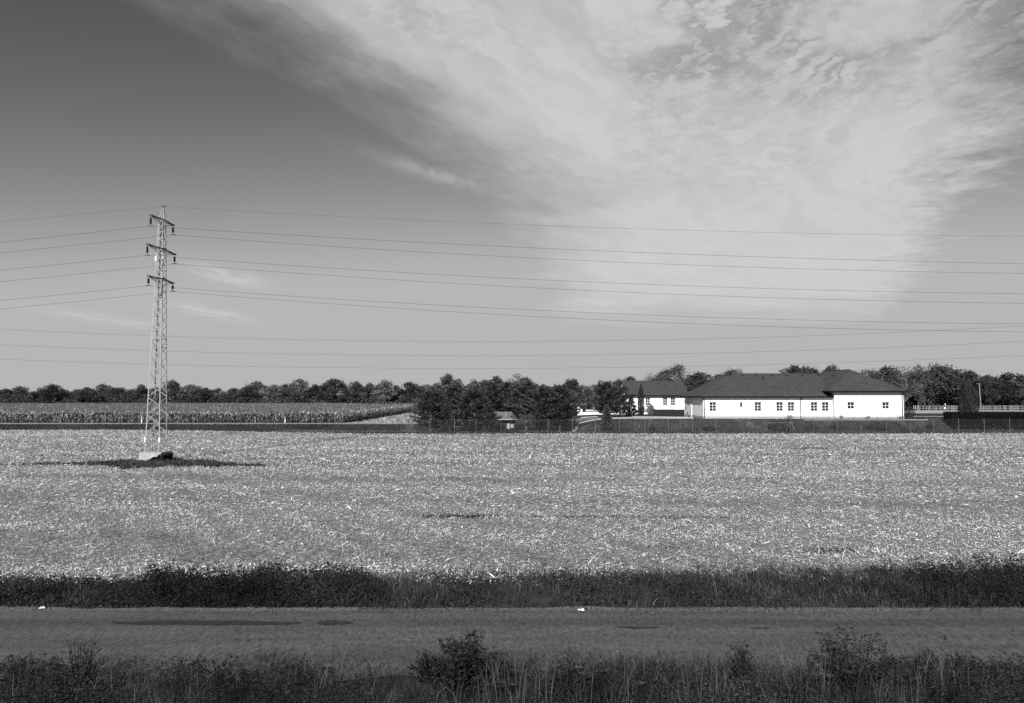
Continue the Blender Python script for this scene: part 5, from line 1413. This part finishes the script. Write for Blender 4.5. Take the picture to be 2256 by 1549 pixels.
# hut among the pines
def hut():
    y = 122.5; x0, x1 = xat(1072, y), xat(1136, y); zb = float(H(0, y)); ze = zat(924, y)
    o = (x0, y, zb)
    root = empty('garden_hut', o); root['_o'] = o
    hl = [pxwin(1116.6, 1123.4, 933, 946, y), pxwin(1125, 1131.4, 934.5, 944, y)]
    mb = MB(o); wall_faces(mb, x0, x1, zb, ze, y, hl, 0.08)
    mb.poly((x0, y + 4, zb), (x0, y, zb), (x0, y, ze), (x0, y + 4, ze)); mb.poly((x1, y, zb), (x1, y + 4, zb), (x1, y + 4, ze), (x1, y, ze)); mb.poly((x1, y + 4, zb), (x0, y + 4, zb), (x0, y + 4, ze), (x1, y + 4, ze))
    mb.build('wall', M['hutwall'], root)
    for a, b, c, d in hl:
        mb = MB(o); mb.box(a, b, y + 0.05, y + 0.07, c, d); mb.build('window', M['plinth'], root)
    ex0, ex1 = xat(1062, y), xat(1141, y); zr = zat(907, y + 2)
    mb = MB(o)
    mb.poly((ex0, y - 0.9, ze), (ex1, y - 0.9, ze), (xat(1127, y + 2), y + 2, zr), (xat(1082, y + 2), y + 2, zr)); mb.poly((ex1, y - 0.9, ze), (ex1, y + 4.9, ze), (xat(1127, y + 2), y + 2, zr))
    mb.poly((ex0, y + 4.9, ze), (ex0, y - 0.9, ze), (xat(1082, y + 2), y + 2, zr)); mb.poly((ex1, y + 4.9, ze), (ex0, y + 4.9, ze), (xat(1082, y + 2), y + 2, zr), (xat(1127, y + 2), y + 2, zr))
    rf = mb.build('roof', M['post'], root)
    mb = MB(o); mb.box(ex0, ex1, y - 0.98, y - 0.902, ze - 0.05, ze + 0.07); mb.build('fascia', M['kerbstone'], root)
    mb = MB(o); xx = xat(1114.5, y); mb.tube([(xx, y - 0.4, ze + 0.3), (xx, y - 0.4, zr - 0.1)], 0.05, 6); link('vent_pipe', mb.mesh('vent_pipe', M['kerbstone']), rf)
    tag(root, 'small dark hut with pale roof edge hidden among the pines', 'hut')
hut()

# ------------------------------------------------------------------ fences and posts
POST_PX = [897, 948, 1002, 1049, 1104, 1157, 1208, 1261, 1311, 1364, 1420, 1472, 1525, 1577, 1631, 1683, 1740, 1791, 1843, 1895, 1951, 2004, 2055, 2110, 2166, 2222, 2275]
def wire_fence():
    Y = 110.9
    xs = [xat(p, Y) for p in POST_PX]
    o = (xs[0], Y, 0)
    root = empty('wire_fence', o); root['_o'] = o
    for x in xs:
        zb = float(H(x, Y)); lean = random.uniform(-0.03, 0.03)
        mb = MB(o); mb.tube([(x, Y, zb - 0.2), (x + lean, Y, zb + 2.22)], 0.036, 6); mb.build('post', M['post'], root)
    side = [(xs[0] - 0.25 * k, Y + 3.4 * k) for k in range(1, 6)]
    for x, y in side:
        mb = MB(o); zb = float(H(x, y)); mb.tube([(x, y, zb - 0.2), (x, y, zb + 2.1)], 0.045, 6); mb.build('post', M['post'], root)
    for x, dx in ((xs[0], 1.35), (xat(1740, Y), -0.85), (xat(1740, Y), 0.95)):
        mb = MB(o); mb.tube([(x, Y, 1.9), (x + dx, Y - 0.02, -0.1)], 0.035, 6); mb.build('brace', M['post'], root)
    mb = MB(o)
    for z in (0.15, 1.05, 2.05): mb.tube([(xs[0], Y - 0.05, z), (xs[-1], Y - 0.05, z)], 0.006, 4, False); mb.tube([(xs[0], Y, z), (side[-1][0], side[-1][1], z)], 0.006, 4, False)
    mb.build('tension_wire', M['mesh'], root)
    # diamond mesh
    V, n = [], 0
    h0, h1 = 0.05, 2.05; L = h1 - h0
    for s in (-1, 1):
        c = np.arange(xs[0] - L, xs[-1] + L, 0.11)
        a = np.stack([c, np.full_like(c, Y - 0.045 - 0.004 * s), np.full_like(c, h0)], axis=1); b = a + np.array([[s * L, 0, L]])
        k = (np.minimum(a[:, 0], b[:, 0]) > xs[0]) & (np.maximum(a[:, 0], b[:, 0]) < xs[-1]); a, b = a[k], b[k]
        w = np.array([[0.0022, 0, 0]])
        V.append(np.stack([a - w, a + w, b + w, b - w], axis=1).reshape(-1, 3))
    V = np.concatenate(V) - np.array([o])
    m = npmesh('chain_link', V, np.arange(len(V)).reshape(-1, 4), M['mesh'])
    link('chain_link', m, root)
    tag(root, 'long chain-link fence on thin posts between stubble field and gardens', 'fence')
wire_fence()

def terrace_rail():
    Y = 115.4; x0, x1 = xat(1770, Y), xat(2042, Y)
    o = (x0, Y, 1.0)
    root = empty('terrace_railing', o); root['_o'] = o
    zt_ = zat(925, Y)
    mb = MB(o); mb.box(x0, x1, Y - 0.04, Y + 0.04, zt_ - 0.05, zt_ + 0.05); mb.build('rail', M['kerbstone'], root)
    mb = MB(o); mb.box(x0, x1, Y - 0.02, Y + 0.06, zt_ + 0.08, zt_ + 0.18); mb.build('rail', M['gutter'], root)
    n = 11
    for i in range(n):
        x = x0 + 0.1 + (x1 - x0 - 0.2) * i / (n - 1)
        mb = MB(o); mb.box(x - 0.04, x + 0.04, Y + 0.065, Y + 0.13, float(H(x, Y)) - 0.3, zt_ + 0.42); mb.build('post', M['post'], root)
    tag(root, 'low railing along the terrace edge below the wing', 'railing')
    Y = 112.4; x0, x1 = xat(1686, Y), xat(1746, Y); zt_ = zat(931.5, Y)
    o = (x0, Y, 0.5)
    root = empty('pole_barrier', o); root['_o'] = o
    mb = MB(o); mb.tube([(x0 - 0.2, Y - 0.1, zt_), (x1 + 0.2, Y - 0.1, zt_ + 0.05)], 0.03, 6); mb.build('rail', M['post'], root)
    for x in (x0 + 0.15, x1 - 0.1):
        mb = MB(o); mb.tube([(x, Y, float(H(x, Y)) - 0.1), (x, Y, zt_ + 0.35)], 0.035, 6); mb.build('post', M['post'], root)
    tag(root, 'short pale pole barrier behind the braced fence post', 'barrier')
terrace_rail()

def plank_fence():
    Y = 190.0
    x0, x1 = xat(2012, Y), xat(2275, Y); zb = float(H(110, Y)); zt_ = zat(893.5, Y); zb = zat(905.5, Y)
    o = (x0, Y, zb)
    root = empty('plank_fence', o); root['_o'] = o
    for z in (zb + 0.12, (zb + zt_) / 2, zt_ - 0.12):
        mb = MB(o); mb.box(x0, x1, Y + 0.04, Y + 0.10, z - 0.06, z + 0.06); mb.build('rail', M['wood'], root)
    x = x0; r_ = random.Random(5); k = 0
    pm = {}
    while x < x1:
        w = r_.choice((0.10, 0.13, 0.20)); h = zt_ - zb + r_.uniform(-0.12, 0.06)
        key = (w,)
        if key not in pm:
            b = MB(); b.box(-w / 2, w / 2, -0.03, 0.03, -0.35, zt_ - zb); pm[key] = b.mesh('plank', M['wood'])
        if r_.random() < 0.93:
            q = link('plank', pm[key], root); q.location = (x - x0, 0, r_.uniform(-0.08, 0.05))
        x += r_.uniform(0.30, 0.52) if r_.random() < 0.85 else 0.75; k += 1
    tag(root, 'distant pale plank fence with gaps between house and hedge', 'fence')
plank_fence()

def marker(px, label):
    Y = 137.9; x = xat(px, Y); zb = float(H(x, Y)); zt_ = zat(918.5, Y)
    o = (x, Y, zb); root = empty('road_marker_post', o); root['_o'] = o
    h = zt_ - zb
    mb = MB(o); mb.box(x - 0.06, x + 0.06, Y - 0.06, Y + 0.06, zb - 0.05, zb + h * 0.72); mb.build('shaft', M['plate'], root)
    mb = MB(o); mb.box(x - 0.062, x + 0.062, Y - 0.062, Y + 0.062, zb + h * 0.72, zb + h * 0.86); mb.build('band', M['gutter'], root)
    mb = MB(o); mb.box(x - 0.06, x + 0.06, Y - 0.06, Y + 0.06, zb + h * 0.86, zb + h); mb.build('cap', M['plate'], root)
    tag(root, label, 'marker post', 'roadside marker posts')
marker(314, 'white road marker post beside the pylon leg')
marker(629, 'white road marker post in front of the maize, halfway to the pines')

def poles():
    Y = 150.0; b, t = at(2162, 909, Y), at(2157.2, 845, Y)
    b.z = float(H(b.x, Y))
    o = tuple(b); root = empty('utility_pole', o); root['_o'] = o
    mb = MB(o); mb.tube([b, t], [0.12, 0.08], 8); mb.build('shaft', M['wood'], root)
    mb = MB(o); mb.box(t.x - 0.55, t.x + 0.25, Y - 0.06, Y + 0.06, t.z - 0.1, t.z + 0.02); mb.build('crossarm', M['post'], root)
    tag(root, 'slim leaning pole behind the hedge beside the egg-shaped thuja', 'pole')
    Y = 131.0; x = xat(2079, Y); zb = float(H(x, Y)); zt_ = zat(888.5, Y)
    o = (x, Y, zb); root = empty('garden_lamp', o); root['_o'] = o
    mb = MB(o); mb.tube([(x, Y, zb), (x, Y, zt_ - 0.4)], 0.04, 6); mb.build('shaft', M['post'], root)
    mb = MB(o); mb.tube([(x, Y, zt_ - 0.42), (x, Y, zt_ - 0.3), (x, Y, zt_ - 0.02), (x, Y, zt_)], [0.08, 0.15, 0.15, 0.06], 8); mb.build('lamp_head', M['gutter'], root)
    mb = MB(o); mb.box(x + 0.06, x + 0.18, Y - 0.2, Y - 0.15, zt_ - 0.33, zt_ - 0.04); mb.build('side_plate', M['trim'], root)
    mb = MB(o); mb.box(x - 0.08, x + 0.2, Y - 0.1, Y - 0.05, zat(900.5, Y), zat(897.5, Y)); mb.build('sign_plate', M['trim'], root)
    mb = MB(o); mb.box(x - 0.3, x + 0.3, Y - 0.3, Y + 0.3, zb - 0.05, zb + 0.12); mb.build('base', M['kerbstone'], root)
    tag(root, 'thin lamp post with small white plates in front of the plank fence', 'lamp post')
poles()

# ------------------------------------------------------------------ litter and stones on the farm road
def litter(px, py, w, h, label, seed):
    r = np.random.default_rng(seed)
    Y = CAM_Z * F_PX / (py - HOR); c = at(px, py, Y)
    n = 5
    V = []
    for j in range(n):
        for i in range(n):
            V.append((w * (i / (n - 1) - 0.5) * (1 + 0.2 * r.normal()), h * (j / (n - 1) - 0.5) * (1 + 0.2 * r.normal()), 0.035 + abs(r.normal(0, 0.03))))
    F = [(j * n + i, j * n + i + 1, (j + 1) * n + i + 1, (j + 1) * n + i) for j in range(n - 1) for i in range(n - 1)]
    o = link('paper_scrap', npmesh('paper_scrap', V, F, M['plate'])); o.location = (c.x, Y, 0.0)
    tag(o, label, 'litter', 'litter on the farm road')
litter(93, 1334, 0.14, 0.10, 'crumpled white scrap at the far road edge, bottom left corner', 1)
litter(1281, 1339, 0.17, 0.09, 'crumpled white scrap at the far road edge near the centre', 2)
def pebbles():
    n = 900
    x = rng.uniform(-14.5, 14.5, n); y = np.where(rng.uniform(size=n) < 0.72, rng.normal(20.25, 0.13, n), rng.uniform(16.1, 20.3, n))
    s = rng.uniform(0.005, 0.015, n) * np.where(rng.uniform(size=n) < 0.03, 2.0, 1)
    oct_v = np.array([[1, 0, 0], [0, 1, 0], [-1, 0, 0], [0, -1, 0], [0, 0, 0.8], [0, 0, -0.8]])
    V = (oct_v[None] * s[:, None, None] * rng.uniform(0.7, 1.4, (n, 6, 1)) + np.stack([x, y, 0.005 + 0.02 * wob(x, y, 0.8) + s * 0.3], axis=1)[:, None]).reshape(-1, 3)
    f = np.array([[0, 1, 4], [1, 2, 4], [2, 3, 4], [3, 0, 4], [1, 0, 5], [2, 1, 5], [3, 2, 5], [0, 3, 5]])
    F = (np.arange(n)[:, None, None] * 6 + f[None]).reshape(-1, 3)
    return npmesh('pebbles', V, F, M['stone'])
tag(link('pebbles', pebbles()), 'small pale stones scattered on the farm road', 'pebbles', kind='stuff')
for o_ in bpy.data.objects:
    for k_ in ('_o', '_w'):
        if k_ in o_: del o_[k_]
